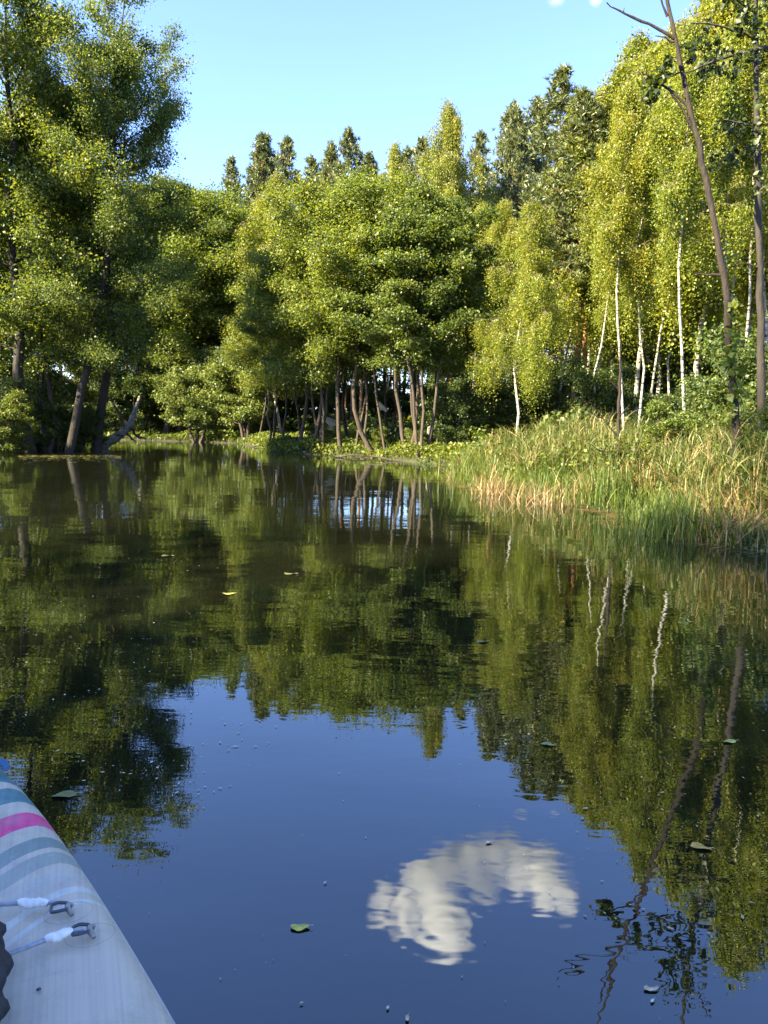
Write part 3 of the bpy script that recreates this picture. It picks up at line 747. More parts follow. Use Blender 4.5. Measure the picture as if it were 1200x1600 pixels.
herbs('wood_undergrowth', 40000, (-30, 34, 28, 66), lambda P, s: (s > 4) & (P[:, 1] > 26 - .2 * P[:, 0]), 15, 1.3, .22, M_SHRUB)

P = scatter(420, (1.2, 5.5, 5.5, 17), lambda P, s: (s > -.38) & (s < .05), 41)
r = np.random.default_rng(42)
az_ = r.uniform(-.7, .7, len(P)); ln_ = r.uniform(.06, .42, len(P)); A_ = np.column_stack([np.cos(az_), np.sin(az_), r.normal(0, .02, len(P))]) * ln_[:, None] * .5
C_ = np.column_stack([P, np.full(len(P), .008)]); W_ = np.column_stack([-np.sin(az_), np.cos(az_), np.zeros(len(P))]) * .004
V = np.stack([C_ - A_ - W_, C_ + A_ - W_, C_ + A_ + W_ * .4, C_ - A_ + W_], 1).reshape(-1, 3); V[:, 2] = np.maximum(V[:, 2], .003)
tag(link('reed_litter', mesh_np('reed_litter', V, (np.arange(len(P)) * 4)[:, None] + np.array([[0, 1, 2, 3]]), M_STRAW)), kind='stuff')
herbs('water_plants', 700, (3.0, 5.2, 5.2, 7.2), lambda P, s: (s > -.45) & (s < .15) & (wob(P * 2.5) > -.2), 43, .10, .04, M_HERB)

# individual tussocks on the water's edge
def tussock(label, px, py, n, hmax, spread, mat, seed, kind='sedge_tussock', bend=(.2, .9), wd=(.006, .013), lean=.35):
    r = np.random.default_rng(seed)
    c = on_water(px, py)
    z = max(gz(c[0], c[1]), -.05)
    B = np.column_stack([r.normal(0, spread, n), r.normal(0, spread, n), np.full(n, -.05)])
    h = hmax * r.uniform(.45, 1.05, n)
    o = link(kind, mesh_np(kind, *blades(B, h, r.uniform(*wd, n), r.uniform(*bend, n), seed, 5, lean=lean), mat), loc=(c[0], c[1], z))
    tag(o, label, 'plant', 'tussocks along the right bank')
tussock('bright green sedge tussock at the left tip of the reed bank', 738, 752, 380, .75, .28, M_GRASS, 21, bend=(.05, .5), lean=.2)
tussock('straw coloured tussock drooping to the water near the left tip', 778, 772, 240, .5, .22, M_STRAW, 22)
tussock('straw and orange tussock in the middle of the reed bank edge', 850, 786, 150, .55, .26, M_STRAW, 23)
tussock('green sedge tussock in front of the bare sapling', 955, 795, 420, .62, .24, M_GRASS, 24, bend=(.05, .5), lean=.2)
tussock('large dark green sedge tussock standing nearest in the water', 1062, 838, 620, .62, .26, M_GRASS, 25, bend=(.05, .6), lean=.25)
tussock('brown dead reed tussock at the right end of the bank', 1142, 836, 130, .5, .20, M_STRAW, 26, bend=(.1, 1.2))
tussock('green leafy tussock at the right edge of the view', 1188, 838, 360, .55, .2, M_GRASS, 27)
tussock('tall arching reed tussock with broad yellow green leaves', 1110, 800, 150, 1.15, .28, M_REED, 28, 'reed_tussock', (.3, 1.1), (.014, .026))
tussock('tall reed tussock left of the broad leaved one', 1030, 792, 150, 1.1, .3, M_REED, 29, 'reed_tussock', (.2, 1.0), (.012, .022))
tussock('yellow reed tussock behind the bare sapling', 985, 762, 170, 1.15, .35, M_REED, 30, 'reed_tussock', (.2, 1.0), (.012, .02))

# ------------------------------------------------------------------ leaning dead tree, near alder and bare sapling
def wood_mesh(name, P, R, mat, parent, origin, sides=8):
    R = np.asarray(R) * (1 + .10 * np.sin(np.arange(len(R)) * 2.1 + len(R)) + .07 * np.sin(np.arange(len(R)) * 5.3))
    V, F = tube(np.array(P) - origin, R, sides)
    return link(name, mesh_np(name, V, F, mat, smooth=True), parent)
def refine(P, k=4, jit=.01, seed=0):
    r = np.random.default_rng(seed)
    P = np.array(P, float); n = len(P)
    t = np.linspace(0, n - 1, (n - 1) * k + 1)
    Q = np.column_stack([np.interp(t, np.arange(n), P[:, i]) for i in range(3)])
    Q2 = Q.copy(); Q2[1:-1] = (Q[:-2] + Q[1:-1] * 2 + Q[2:]) / 4
    Q2[1:-1] += r.normal(0, jit, Q2[1:-1].shape)
    return Q2
def sprays(px_list, d, origin, size, seed, per=26, sp=.09, deep=.12):
    r = np.random.default_rng(seed)
    C = []
    for px, py, rad in px_list:
        c = at(px, py, d)
        k = int(per * (rad / 12) ** 1.6) + 6
        C.append(c + r.normal(0, 1, (k, 3)) * np.array([1, 1, .9]) * (rad * d / FPX * .55))
    C = np.concatenate(C) - origin
    return leaf_quads(C, size, r, up=.15, hang=.5, aspect=.72)
D = 9.0
bx, by = stand(1152, D)
bz = gz(bx, by)
dead = link('dead_tree', None, loc=(bx, by, bz))
tag(dead, 'bare leaning dark tree with few leaves crossing the sky at the upper right', 'tree')
org = np.array([bx, by, bz])
path = [(bx, by, bz - .2)] + [tuple(at(px, py, D)) for px, py in [(1152, 690), (1149, 640), (1141, 540), (1131, 440), (1114, 335), (1097, 252), (1082, 185), (1067, 112), (1053, 52), (1043, 5), (1036, -45), (1026, -110)]]
Q = refine(path, 3, .008, 1)
wood_mesh('trunk', Q, np.interp(np.linspace(0, 1, len(Q)), [0, .12, .5, .85, 1], [.060, .040, .029, .018, .006]), B_DEAD, dead, org, 10)
for i, (pts, r0) in enumerate([
        ([(1056, 62), (1030, 45), (1000, 32), (978, 20), (960, 13), (948, 4)], .018), ([(1054, 66), (1040, 58), (1024, 56)], .011),
        ([(1043, 26), (1036, 8), (1030, -16), (1024, -40)], .014), ([(975, 20), (976, 12)], .007),
        ([(1078, 168), (1052, 142), (1028, 130), (1010, 118), (1003, 112)], .017), ([(1086, 205), (1068, 172), (1050, 148), (1046, 140)], .017),
        ([(1128, 430), (1105, 430), (1082, 427)], .018), ([(1066, 112), (1050, 118), (1040, 120)], .010), ([(1062, 90), (1064, 70), (1062, 55)], .005),
        ([(1058, 38), (1070, 40), (1085, 44), (1092, 36)], .005), ([(1070, 42), (1066, 52), (1068, 54)], .004), ([(1122, 382), (1108, 372), (1098, 360)], .009)]):
    q = refine([at(px, py, D - .04 * j) for j, (px, py) in enumerate(pts)], 2, .006, i + 5)
    wood_mesh('branch', q, np.linspace(r0, r0 * .3, len(q)), B_DEAD, dead, org, 6)
M_NEAR = leaf_material('near_leaf', [(0, (.016, .028, .008)), (.6, (.034, .055, .012)), (1, (.06, .08, .015))], trans=.38)  # leaf colours darkened so the sunlit sprays look shaded
for i, pt in enumerate([(1020, 132, 14), (1030, 122, 12), (1012, 150, 9), (1014, 158, 6), (1024, 146, 8), (1044, 100, 9), (1038, 112, 9), (1046, 92, 6), (1072, 72, 6), (1080, 90, 7), (1086, 66, 5), (1078, 80, 6)]):
    V, F = sprays([pt], D - .1, org, .062, 3 + i, per=30)
    link('leaf_spray', mesh_np('leaf_spray', V, F, M_NEAR), dead)

D = 10.0
bx, by = stand(1189, D)
bz = gz(bx, by); org = np.array([bx, by, bz])
na = link('alder_tree', None, loc=(bx, by, bz))
tag(na, 'near alder with dark trunk and hanging leaf sprays at the right edge', 'tree')
Q = refine([(bx, by, bz - .2)] + [tuple(at(px, py, D)) for px, py in [(1190, 640), (1189, 500), (1186, 380), (1184, 250), (1181, 100), (1180, 0), (1181, -120), (1184, -260)]], 3, .008, 9)
wood_mesh('trunk', Q, np.interp(np.linspace(0, 1, len(Q)), [0, .1, .6, 1], [.066, .044, .032, .012]), B_ALDER_SHADED, na, org, 10)
for i, (pts, r0) in enumerate([
        ([(1182, 60), (1160, 52), (1130, 42), (1105, 38), (1080, 36)], .016), ([(1215, 72), (1180, 78), (1140, 88), (1100, 102), (1085, 108), (1070, 114)], .022),
        ([(1225, 190), (1190, 194), (1160, 194), (1140, 188), (1120, 190)], .016), ([(1182, 225), (1160, 240), (1135, 250), (1112, 256)], .015),
        ([(1184, 300), (1205, 290), (1230, 280)], .015), ([(1181, 20), (1160, 6), (1140, -8), (1120, -30)], .016), ([(1181, -20), (1205, -40), (1235, -70)], .016), ([(1186, 420), (1168, 410), (1150, 415)], .010)]):
    q = refine([at(px, py, D - .12 * j) for j, (px, py) in enumerate(pts)], 2, .008, i + 30)
    wood_mesh('branch', q, np.linspace(r0, r0 * .35, len(q)), B_ALDER, na, org, 6)
rr_ = np.random.default_rng(8)
sp_ = [(1100, 98, 11), (1112, 106, 12), (1124, 112, 10), (1098, 116, 9), (1108, 68, 10), (1120, 76, 8), (1130, 84, 8), (1104, 40, 9), (1150, 88, 12), (1165, 92, 12), (1178, 84, 14), (1146, 108, 9), (1150, 45, 14), (1172, 30, 16), (1185, 15, 20), (1165, 5, 18), (1140, 5, 14), (1190, 50, 16), (1155, -20, 22), (1190, -30, 24),
       (1130, 200, 10), (1150, 206, 13), (1168, 200, 12), (1186, 210, 14), (1120, 246, 8), (1140, 250, 12), (1160, 242, 14), (1178, 232, 14), (1112, 262, 7), (1150, 190, 10), (1196, 180, 13), (1196, 260, 14), (1130, 236, 8), (1190, 300, 12), (1198, 130, 12), (1190, 160, 10)]
V, F = sprays(sp_, D - .25, org, .062, 4, per=20)
link('crown', mesh_np('near_crown', V, F, M_NEAR), na)
# creeper leaves on the two near trunks
V, F = sprays([(1146 + 6 * math.sin(k_), 480 + k_ * 17, 10) for k_ in range(11)], 8.95, np.array([0, 0, 0]), .075, 6, per=16)
o = link('creeper', mesh_np('creeper', V, F, M_HERB)); tag(o, 'leafy creeper climbing the foot of the leaning dead tree', 'plant')

D = 11.0
bx, by = stand(966, D)
bz = gz(bx, by); org = np.array([bx, by, bz])
sap = link('bare_sapling', None, loc=(bx, by, bz))
tag(sap, 'thin bare dark sapling rising out of the reeds', 'tree')
Q = refine([(bx, by, bz - .1)] + [tuple(at(px, py, D)) for px, py in [(965, 725), (966, 680), (967, 640), (969, 600), (968, 565), (970, 530)]], 3, .006, 12)
wood_mesh('trunk', Q, np.linspace(.042, .009, len(Q)), B_DEAD, sap, org, 7)
for i, pts in enumerate([[(965, 682), (950, 664), (940, 652), (932, 640)], [(950, 664), (956, 648), (958, 636)], [(966, 700), (950, 708), (930, 700), (918, 692)], [(967, 650), (978, 640), (984, 632)], [(940, 652), (930, 650), (924, 644)], [(968, 610), (958, 598), (952, 590)]]):
    q = refine([at(px, py, D - .05 * j) for j, (px, py) in enumerate(pts)], 2, .006, i + 60)
    wood_mesh('branch', q, np.linspace(.013, .004, len(q)), B_DEAD, sap, org, 5)

# ------------------------------------------------------------------ fallen wood
c0 = on_water(156, 701)
D = math.hypot(c0[0], c0[1])
ft = link('fallen_tree', None, loc=tuple(c0)); org = c0
tag(ft, 'broken birch trunk leaning out of the water with bare branches beside the left bank', 'fallen tree')
Q = refine([tuple(c0 + np.array([-.25, -.1, -.25]))] + [tuple(at(px, py, D + dd)) for px, py, dd in [(158, 700, 0), (178, 686, .3), (198, 670, .6), (207, 655, .8), (212, 640, 1.0), (218, 622, 1.3)]], 3, .02, 70)
wood_mesh('trunk', Q, np.interp(np.linspace(0, 1, len(Q)), [0, .5, .7, 1], [.19, .16, .10, .06]), bark_material('old_birch_bark', (.05, .04, .03), (.24, .21, .17), marks=(.03, .025, .02)), ft, org, 9)
for i, (pts, r0) in enumerate([([(196, 672), (188, 650), (178, 632), (172, 618)], .05), ([(190, 676), (174, 664), (160, 652)], .035), ([(204, 668), (214, 682), (228, 686)], .07), ([(198, 676), (206, 686), (212, 690)], .05), ([(216, 684), (222, 670), (220, 655)], .03)]):
    q = refine([at(px, py, D + .5 + .1 * j) for j, (px, py) in enumerate(pts)], 3, .015, i + 80)
    wood_mesh('branch', q, np.linspace(r0, r0 * .4, len(q)), B_ALDER, ft, org, 6)

for i, (px, py, pts, lab) in enumerate([
        (428, 700, [(-.9, .1, .05), (-.3, 0, .16), (.4, .1, .10), (1.1, .0, .04)], 'bent dead branch on the waterline below the first sunlit alder'),
        (462, 706, [(-.2, 0, -.02), (-.05, .05, .35), (.15, .1, .75)], 'thin dead stick standing in the water left of the sunlit row'),
        (558, 716, [(-.7, .1, .03), (0, 0, .10), (.6, .1, .02)], 'dead branch lying at the foot of the bent alder'),
        (604, 720, [(-.5, .2, .12), (.1, 0, .05), (.7, -.1, -.03)], 'dead branch slipping into the water right of the double trunk'),
        (1150, 800, [(-.1, .1, .0), (.0, .05, .35), (.04, .0, .62)], 'pale broken reed stalk standing among the dead reeds')]):
    c = on_water(px, py)
    ds = link('fallen_branch', None, loc=tuple(c)); tag(ds, lab, 'branch', 'dead branches along the waterline')
    q = refine([c + np.array(p_) for p_ in pts], 4, .012, 200 + i)
    wood_mesh('stick', q, np.linspace(.035, .012, len(q)) * (.25 if i > 3 else 1), B_GREY if i > 3 else B_ALDER, ds, c, 6)
    k_ = len(q) // 2
    q2 = refine([q[k_], q[k_] + [.12, .05, .12], q[k_] + [.25, .1, .32]], 2, .01, 220 + i) if i < 4 else None
    if q2 is not None: wood_mesh('twig', q2, np.linspace(.015, .005, len(q2)), B_ALDER, ds, c, 5)
def slab(kind, label, cat, pts, d, thick, mat):
    """split board of old wood: pixel outline gives its corners at distance d, extruded to its thickness"""
    P = np.array([at(px, py, d + dd) for px, py, dd in pts])
    org = P.mean(0); org[2] = P[:, 2].min()
    n = len(P)
    off = np.array([.25, 1.0, .12]); off = off / np.linalg.norm(off) * thick
    r = np.random.default_rng(n)
    V = np.concatenate([P - org, P - org + off + r.normal(0, .01, P.shape)])
    me = bpy.data.meshes.new(kind)
    F = [list(range(n)), list(range(2 * n - 1, n - 1, -1))] + [[i, n + i, n + (i + 1) % n, (i + 1) % n] for i in range(n)]
    me.from_pydata([tuple(v) for v in V], [], F)
    me.materials.append(mat); me.update()
    o = link(kind, me, loc=org)
    tag(o, label, cat)
    bv = o.modifiers.new('bevel', 'BEVEL'); bv.width = .02; bv.segments = 2
slab('broken_slab', 'upper grey broken wood slab leaning between the middle trunks', 'driftwood', [(498, 649, 0), (508, 651, 0), (519, 655, .2), (526, 664, .3), (517, 668, .2), (509, 660, .1)], 28.6, .16, B_GREY)
slab('broken_slab', 'lower grey wood slab propped under the upper broken one', 'driftwood', [(509, 676, 0), (514, 666, .1), (524, 662, .3), (529, 668, .3), (521, 675, .2), (514, 678, .1)], 28.9, .16, B_GREY)
slab('broken_branch_slab', 'pale split bough hanging between the double trunk and forked alder', 'driftwood', [(589, 626, 0), (594, 629, 0), (606, 641, .2), (603, 644, .2), (594, 639, .1)], 26.9, .12, B_GREY)
slab('tree_stump', 'pale cut stump showing right of the three stemmed alder', 'stump', [(667, 676, 0), (668, 668, 0), (673, 665, .05), (677, 669, .1), (675, 676, .1), (670, 680, 0)], 26.0, .25, B_GREY)
slab('tree_stump', 'small white forked stump in the herbs left of the reeds', 'stump', [(690, 676, 0), (692, 669, 0), (696, 667, .0), (698, 664, .05), (700, 668, .1), (698, 674, .1), (694, 678, 0)], 24.0, .15, B_GREY)
c = on_water(680, 724); c2 = on_water(712, 720)
o = link('fallen_log', None, loc=tuple(c)); tag(o, 'short pale log lying at the waterline below the three stemmed alder', 'log')
wood_mesh('trunk', refine([c + [0, 0, .03], (c + c2) / 2 + [0, .05, .06], c2 + [0, 0, .05]], 4, .01, 3), np.full(9, .06), B_GREY, o, c, 8)

# ------------------------------------------------------------------ floating leaves and specks
M_FL = {}
for nm, c in {'yellow': (.42, .40, .06), 'pale': (.50, .50, .34), 'orange': (.45, .26, .04), 'green': (.20, .26, .08), 'olive': (.14, .14, .03), 'brown': (.46, .36, .22)}.items():
    m, nt = new_mat(nm + '_leaf'); L = nt.links.new
    tc = N(nt, 'ShaderNodeTexCoord'); no = N(nt, 'ShaderNodeTexNoise', inp={'Scale': 60.0, 'Detail': 4.0}); L(tc.outputs['Object'], no.inputs['Vector'])
    col = ramp(nt, [(.3, tuple(x * .55 for x in c)), (.7, tuple(min(1, x * 1.25) for x in c))], no.outputs['Fac'])
    bs = N(nt, 'ShaderNodeBsdfPrincipled', inp={'Roughness': .5}); L(col, bs.inputs['Base Color'])
    out = N(nt, 'ShaderNodeOutputMaterial'); L(bs.outputs[0], out.inputs['Surface']); M_FL[nm] = m
def floating_leaf(px, py, size, colour, label, rot, seed, asp=.62):
    r = np.random.default_rng(seed)
    c = on_water(px, py, .004)
    size *= .82
    n = 18 if size > .025 else 7
    th = np.linspace(0, 2 * pi, n, endpoint=False)
    rad = size * .5 * (1 + .10 * np.sin(3 * th + seed) + r.normal(0, .05 if size > .025 else .28, n))
    X = rad * np.cos(th) * (1 + .25 * (np.cos(th) > .9)); Y = rad * np.sin(th) * asp
    cr, sr = cos(rot), sin(rot)
    ring = np.column_stack([X * cr - Y * sr, X * sr + Y * cr, .002 * np.cos(2 * th + seed) * size / .05])
    ring[:, 2] = np.maximum(ring[:, 2], -.0025)
    V = np.concatenate([[[0, 0, .001]], ring])
    F = np.array([[0, 1 + i, 1 + (i + 1) % n] for i in range(n)])
    o = link('floating_leaf', None, loc=tuple(c))
    link('leaf_blade', mesh_np('floating_leaf', V, F, M_FL[colour], smooth=True), o)
    st = np.array([[cr * size * .5, sr * size * .5, .001], [cr * size * .68 + .002, sr * size * .68, .003], [cr * size * .82, sr * size * .85, .002]])
    sv, sf = tube(st, np.full(3, size * .018), 4)
    link('leaf_stem', mesh_np('leaf_stem', sv, sf, M_FL['brown']), o)
    tag(o, label, 'leaf', 'leaves floating on the water')
for i, a in enumerate([
        (467, 1448, .042, 'yellow', 'yellow green leaf floating alone on the dark blue reflection', .1), (763, 1315, .020, 'pale', 'small pale leaf floating above the cloud reflection', .3),
        (1093, 1322, .052, 'orange', 'orange yellow leaf floating at the right', -.4), (855, 1162, .045, 'green', 'green leaf floating on the tree reflection', -.3),
        (100, 1241, .070, 'olive', 'olive leaf floating beside the bow of the paddle board', .2), (1140, 1158, .05, 'yellow', 'yellowish leaf floating far to the right on the dark reflection', .2),
        (356, 927, .08, 'yellow', 'dull yellow leaf floating out in the middle of the pond', .1), (452, 896, .09, 'olive', 'olive leaf floating farthest out in the middle', .0),
        (260, 868, .09, 'olive', 'olive leaf floating far out below the left trunks', .0), (508, 1378, .010, 'pale', 'tiny pale leaf left of the cloud reflection', .9),
        (471, 1566, .009, 'brown', 'tiny brown leaf near the bottom edge', .6), (606, 1574, .009, 'pale', 'tiny pale leaf right of the brown one near the bottom edge', 1.2),
        (637, 1590, .014, 'brown', 'crumpled pale brown leaf at the bottom edge', 1.4), (1015, 1543, .024, 'brown', 'pale brown leaf at the lower right', .1),
        (1018, 1562, .014, 'pale', 'tiny pale leaf under the lower right brown leaf', .5), (752, 1002, .06, 'olive', 'olive leaf floating on the reflection of the alders', .2)]):
    floating_leaf(a[0], a[1], a[2], a[3], a[4], a[5], i)
r = np.random.default_rng(91)
def specks(name, n, gen, size, mat):
    C = []
    for _ in range(n):
        px, py = gen()
        C.append(on_water(px, py, .003))
    C = np.array(C)
    C = C[signed_shore(C[:, :2]) < -.05]
    n = len(C)
    s = size * r.lognormal(0, .45, n)
    a = r.uniform(0, 2 * pi, n)
    A = np.column_stack([np.cos(a), np.sin(a), np.zeros(n)]) * s[:, None]
    B = np.column_stack([-np.sin(a), np.cos(a), np.zeros(n)]) * (s * r.uniform(.25, .7, n))[:, None]
    V = np.stack([C - A, C - B * .8 + A * .2, C + A, C + B], 1).reshape(-1, 3)
    V[:, 2] += r.uniform(0, .0008, len(V))
    F = (np.arange(n) * 4)[:, None] + np.array([[0, 1, 2, 3]])
    tag(link(name, mesh_np(name, V, F, mat)), kind='stuff')
drifts = [(r.normal(200, 120), r.uniform(860, 1240)) for _ in range(26)]
def g1():
    c = drifts[int(r.integers(26))]
    return c[0] + r.normal(0, 34), c[1] + r.normal(0, 9)
def g2():
    return r.uniform(0, 1200), 760 + 840 * r.uniform(0, 1) ** 1.2
def g3():
    return r.uniform(900, 1200), r.uniform(1180, 1480)
specks('floating_debris', 260, g1, .0038, M_FL['pale'])
specks('floating_specks', 160, g2, .0018, M_FL['pale'])
specks('floating_litter', 60, g3, .0035, M_FL['brown'])
specks('duckweed', 700, lambda: (r.uniform(30, 190), 711 + abs(r.normal(0, 4))), .035, M_FL['olive'])
specks('reed_litter', 420, lambda: (r.uniform(720, 1200), 0), .02, M_FL['brown']) if False else None

# ------------------------------------------------------------------ paddle board
HD = radians(22)
BX, BY = -.33 * cos(HD), -.33 * sin(HD)
board = link('paddle_board', None, loc=(BX, BY, 0))
board.rotation_euler = (0, 0, HD)           # local +Y runs to the bow, local +X to the right rail
tag(board, 'inflatable grey paddle board bow with pink and blue stripes', 'paddle board')
TIP, TOP, BOT = 2.36, .125, -.02
def halfw(u):
    s_ = np.maximum(TIP - u, 0)
    return np.where(s_ < 1.28, .40 * s_ ** .66, .40 * 1.28 ** .66 + .02 * (1 - np.exp(-(s_ - 1.28) / .25)))
us = np.concatenate([np.linspace(-1.3, .8, 14), np.linspace(.83, 2.2, 150), TIP - .16 * (1 - np.linspace(.02, 1, 26)) ** 2])
NT, NA = 44, 12
rows, band, edge = [], [], []
for u in us:
    w = float(halfw(u)) + .002
    ra = min((TOP - BOT) / 2, w * .95)
    zc = (TOP + BOT) / 2; hz = (TOP - BOT) / 2
    flat = w - ra
    xs = np.linspace(-flat, flat, NT)
    crown_z = TOP + .006 * (1 - (xs / max(flat, 1e-3)) ** 2)
    top = np.column_stack([xs, crown_z])
    a_ = np.linspace(pi / 2, -pi / 2, NA + 2)[1:-1]
    right = np.column_stack([flat + ra * np.cos(a_), zc + hz * np.sin(a_)])
    bot = np.column_stack([np.linspace(flat, -flat, 8), np.full(8, BOT)])
    left = np.column_stack([-(flat + ra * np.cos(a_[::-1])), zc + hz * np.sin(a_[::-1])])
    sec = np.concatenate([top, right, bot, left])
    rows.append(np.column_stack([sec[:, 0], np.full(len(sec), u), sec[:, 1]]))
    e = max(w - .085, .01)
    x = np.abs(sec[:, 0]); k_ = .05
    hh = np.clip(.5 + .5 * (e - x) / k_, 0, 1)
    sm = e * (1 - hh) + x * hh - k_ * hh * (1 - hh)
    band.append(u - 1.1 * sm); edge.append((w - x))
ns = len(rows[0])
V = np.concatenate(rows)
i_ = np.arange(len(us) - 1)[:, None] * ns; j_ = np.arange(ns)[None]; j2 = (j_ + 1) % ns
F = np.stack([i_ + j_, i_ + j2, i_ + ns + j2, i_ + ns + j_], -1).reshape(-1, 4)
m, nt = new_mat('board_skin'); L = nt.links.new
at_b = N(nt, 'ShaderNodeAttribute', attribute_name='band'); at_e = N(nt, 'ShaderNodeAttribute', attribute_name='edge')
tc = N(nt, 'ShaderNodeTexCoord')
GREY = (.54, .465, .345)
mr = N(nt, 'ShaderNodeMapRange', inp={1: 1.0, 2: 2.1}); L(at_b.outputs['Fac'], mr.inputs[0])
bands = [(0, GREY), (1.095, (.56, .56, .48)), (1.116, GREY), (1.150, (.56, .56, .48)), (1.174, GREY), (1.218, (.49, .46, .37)), (1.262, GREY), (1.293, (.31, .335, .27)), (1.358, GREY), (1.386, (.20, .255, .22)), (1.450, GREY),
         (1.522, (.74, .028, .20)), (1.618, GREY), (1.698, (.06, .19, .20)), (1.812, GREY), (1.866, (.06, .19, .21))]
cr = N(nt, 'ShaderNodeValToRGB'); cr.color_ramp.interpolation = 'CONSTANT'
el = cr.color_ramp.elements
while len(el) < len(bands): el.new(.5)
for e, (p, c) in zip(el, bands):
    e.position = max(0, (p - 1.0) / 1.1); e.color = (*c, 1)
L(mr.outputs[0], cr.inputs[0])
# stripes stop just before the rail seam
es = N(nt, 'ShaderNodeMapRange', inp={1: .010, 2: .016}); L(at_e.outputs['Fac'], es.inputs[0])
m1 = N(nt, 'ShaderNodeMix', data_type='RGBA'); m1.inputs[6].default_value = (.60, .60, .60, 1); L(es.outputs[0], m1.inputs[0]); L(cr.outputs[0], m1.inputs[7])
# wear: scuffs, dirt
n1 = N(nt, 'ShaderNodeTexNoise', inp={'Scale': 7.0, 'Detail': 8.0, 'Roughness': .7}); L(tc.outputs['Object'], n1.inputs['Vector'])
f1 = N(nt, 'ShaderNodeMapRange', inp={1: .50, 2: .72, 4: .7}); L(n1.outputs['Fac'], f1.inputs[0])
m2 = N(nt, 'ShaderNodeMix', data_type='RGBA'); m2.inputs[7].default_value = (.30, .29, .28, 1); L(f1.outputs[0], m2.inputs[0]); L(m1.outputs[2], m2.inputs[6])
mp = N(nt, 'ShaderNodeMapping'); mp.inputs['Scale'].default_value = (160, 2.5, 10); L(tc.outputs['Object'], mp.inputs['Vector'])
n2 = N(nt, 'ShaderNodeTexNoise', inp={'Scale': 1.0, 'Detail': 3.0}); L(mp.outputs[0], n2.inputs['Vector'])
g2_ = ramp(nt, [(.3, (.86, .86, .88)), (.7, (1.04, 1.04, 1.03))], n2.outputs['Fac'])
m3 = N(nt, 'ShaderNodeMix', data_type='RGBA', blend_type='MULTIPLY', inp={'Factor': 1.0}); L(m2.outputs[2], m3.inputs[6]); L(g2_, m3.inputs[7])
n5 = N(nt, 'ShaderNodeTexNoise', inp={'Scale': 3.2, 'Detail': 7.0, 'Roughness': .75, 'Distortion': .6}); L(tc.outputs['Object'], n5.inputs['Vector'])
f5 = N(nt, 'ShaderNodeMapRange', inp={1: .52, 2: .70, 4: .5}); L(n5.outputs['Fac'], f5.inputs[0])
m5 = N(nt, 'ShaderNodeMix', data_type='RGBA', blend_type='MULTIPLY'); m5.inputs[7].default_value = (.62, .60, .52, 1); L(f5.outputs[0], m5.inputs[0]); L(m3.outputs[2], m5.inputs[6]); m3 = m5
n3 = N(nt, 'ShaderNodeTexNoise', inp={'Scale': 34.0, 'Detail': 5.0, 'Roughness': .75}); L(tc.outputs['Object'], n3.inputs['Vector'])
f3 = N(nt, 'ShaderNodeMapRange', inp={1: .62, 2: .72, 4: .6}); L(n3.outputs['Fac'], f3.inputs[0])
m4 = N(nt, 'ShaderNodeMix', data_type='RGBA'); m4.inputs[7].default_value = (.58, .57, .50, 1); L(f3.outputs[0], m4.inputs[0]); L(m3.outputs[2], m4.inputs[6])
bs = N(nt, 'ShaderNodeBsdfPrincipled', inp={'Roughness': .42}); L(m4.outputs[2], bs.inputs['Base Color'])
bp = N(nt, 'ShaderNodeBump', inp={'Strength': .35, 'Distance': .002}); 
mpw = N(nt, 'ShaderNodeMapping'); mpw.inputs['Scale'].default_value = (9, 3.5, 5); L(tc.outputs['Object'], mpw.inputs['Vector'])
nw = N(nt, 'ShaderNodeTexNoise', inp={'Scale': 1.0, 'Detail': 4.0, 'Distortion': 1.2}); L(mpw.outputs[0], nw.inputs['Vector'])
hw = N(nt, 'ShaderNodeMath', operation='MULTIPLY_ADD', inp={1: 1.6}); L(nw.outputs['Fac'], hw.inputs[0]); L(n2.outputs['Fac'], hw.inputs[2])
L(hw.outputs[0], bp.inputs['Height']); L(bp.outputs[0], bs.inputs['Normal'])
rr2 = N(nt, 'ShaderNodeMapRange', inp={1: .35, 2: .7, 3: .30, 4: .62}); L(n5.outputs['Fac'], rr2.inputs[0]); L(rr2.outputs[0], bs.inputs['Roughness'])
out = N(nt, 'ShaderNodeOutputMaterial'); L(bs.outputs[0], out.inputs['Surface'])
me = mesh_np('board_hull', V, F, m, smooth=True)
for nm, arr in (('band', band), ('edge', edge)):
    a_ = me.attributes.new(nm, 'FLOAT', 'POINT'); a_.data.foreach_set('value', np.concatenate(arr).astype(np.float32))
link('hull', me, board)

def plain(name, c, rough=.5, scale=80, var=.25):
    m, nt = new_mat(name); L = nt.links.new
    tc = N(nt, 'ShaderNodeTexCoord'); no = N(nt, 'ShaderNodeTexNoise', inp={'Scale': scale, 'Detail': 4.0}); L(tc.outputs['Object'], no.inputs['Vector'])
    col = ramp(nt, [(.3, tuple(x * (1 - var) for x in c)), (.7, tuple(min(1, x * (1 + var * .5)) for x in c))], no.outputs['Fac'])
    bs = N(nt, 'ShaderNodeBsdfPrincipled', inp={'Roughness': rough}); L(col, bs.inputs['Base Color'])
    bp = N(nt, 'ShaderNodeBump', inp={'Strength': .4, 'Distance': .002}); L(no.outputs['Fac'], bp.inputs['Height']); L(bp.outputs[0], bs.inputs['Normal'])
    out = N(nt, 'ShaderNodeOutputMaterial'); L(bs.outputs[0], out.inputs['Surface'])
    return m
K_CORD = plain('cord_grey', (.30, .32, .37)); K_WHITE = plain('cord_sleeve_white', (.78, .77, .73), .6); K_DARK = plain('ring_dark', (.05, .055, .075), .35); K_PATCH = plain('patch_grey', (.36, .34, .325), .45); K_SEAM = plain('seam_grey', (.30, .28, .25), .6); K_NAVY = plain('webbing_blue', (.04, .12, .24), .7); K_BLACK = plain('black_fabric', (.012, .012, .014), .6, 40)
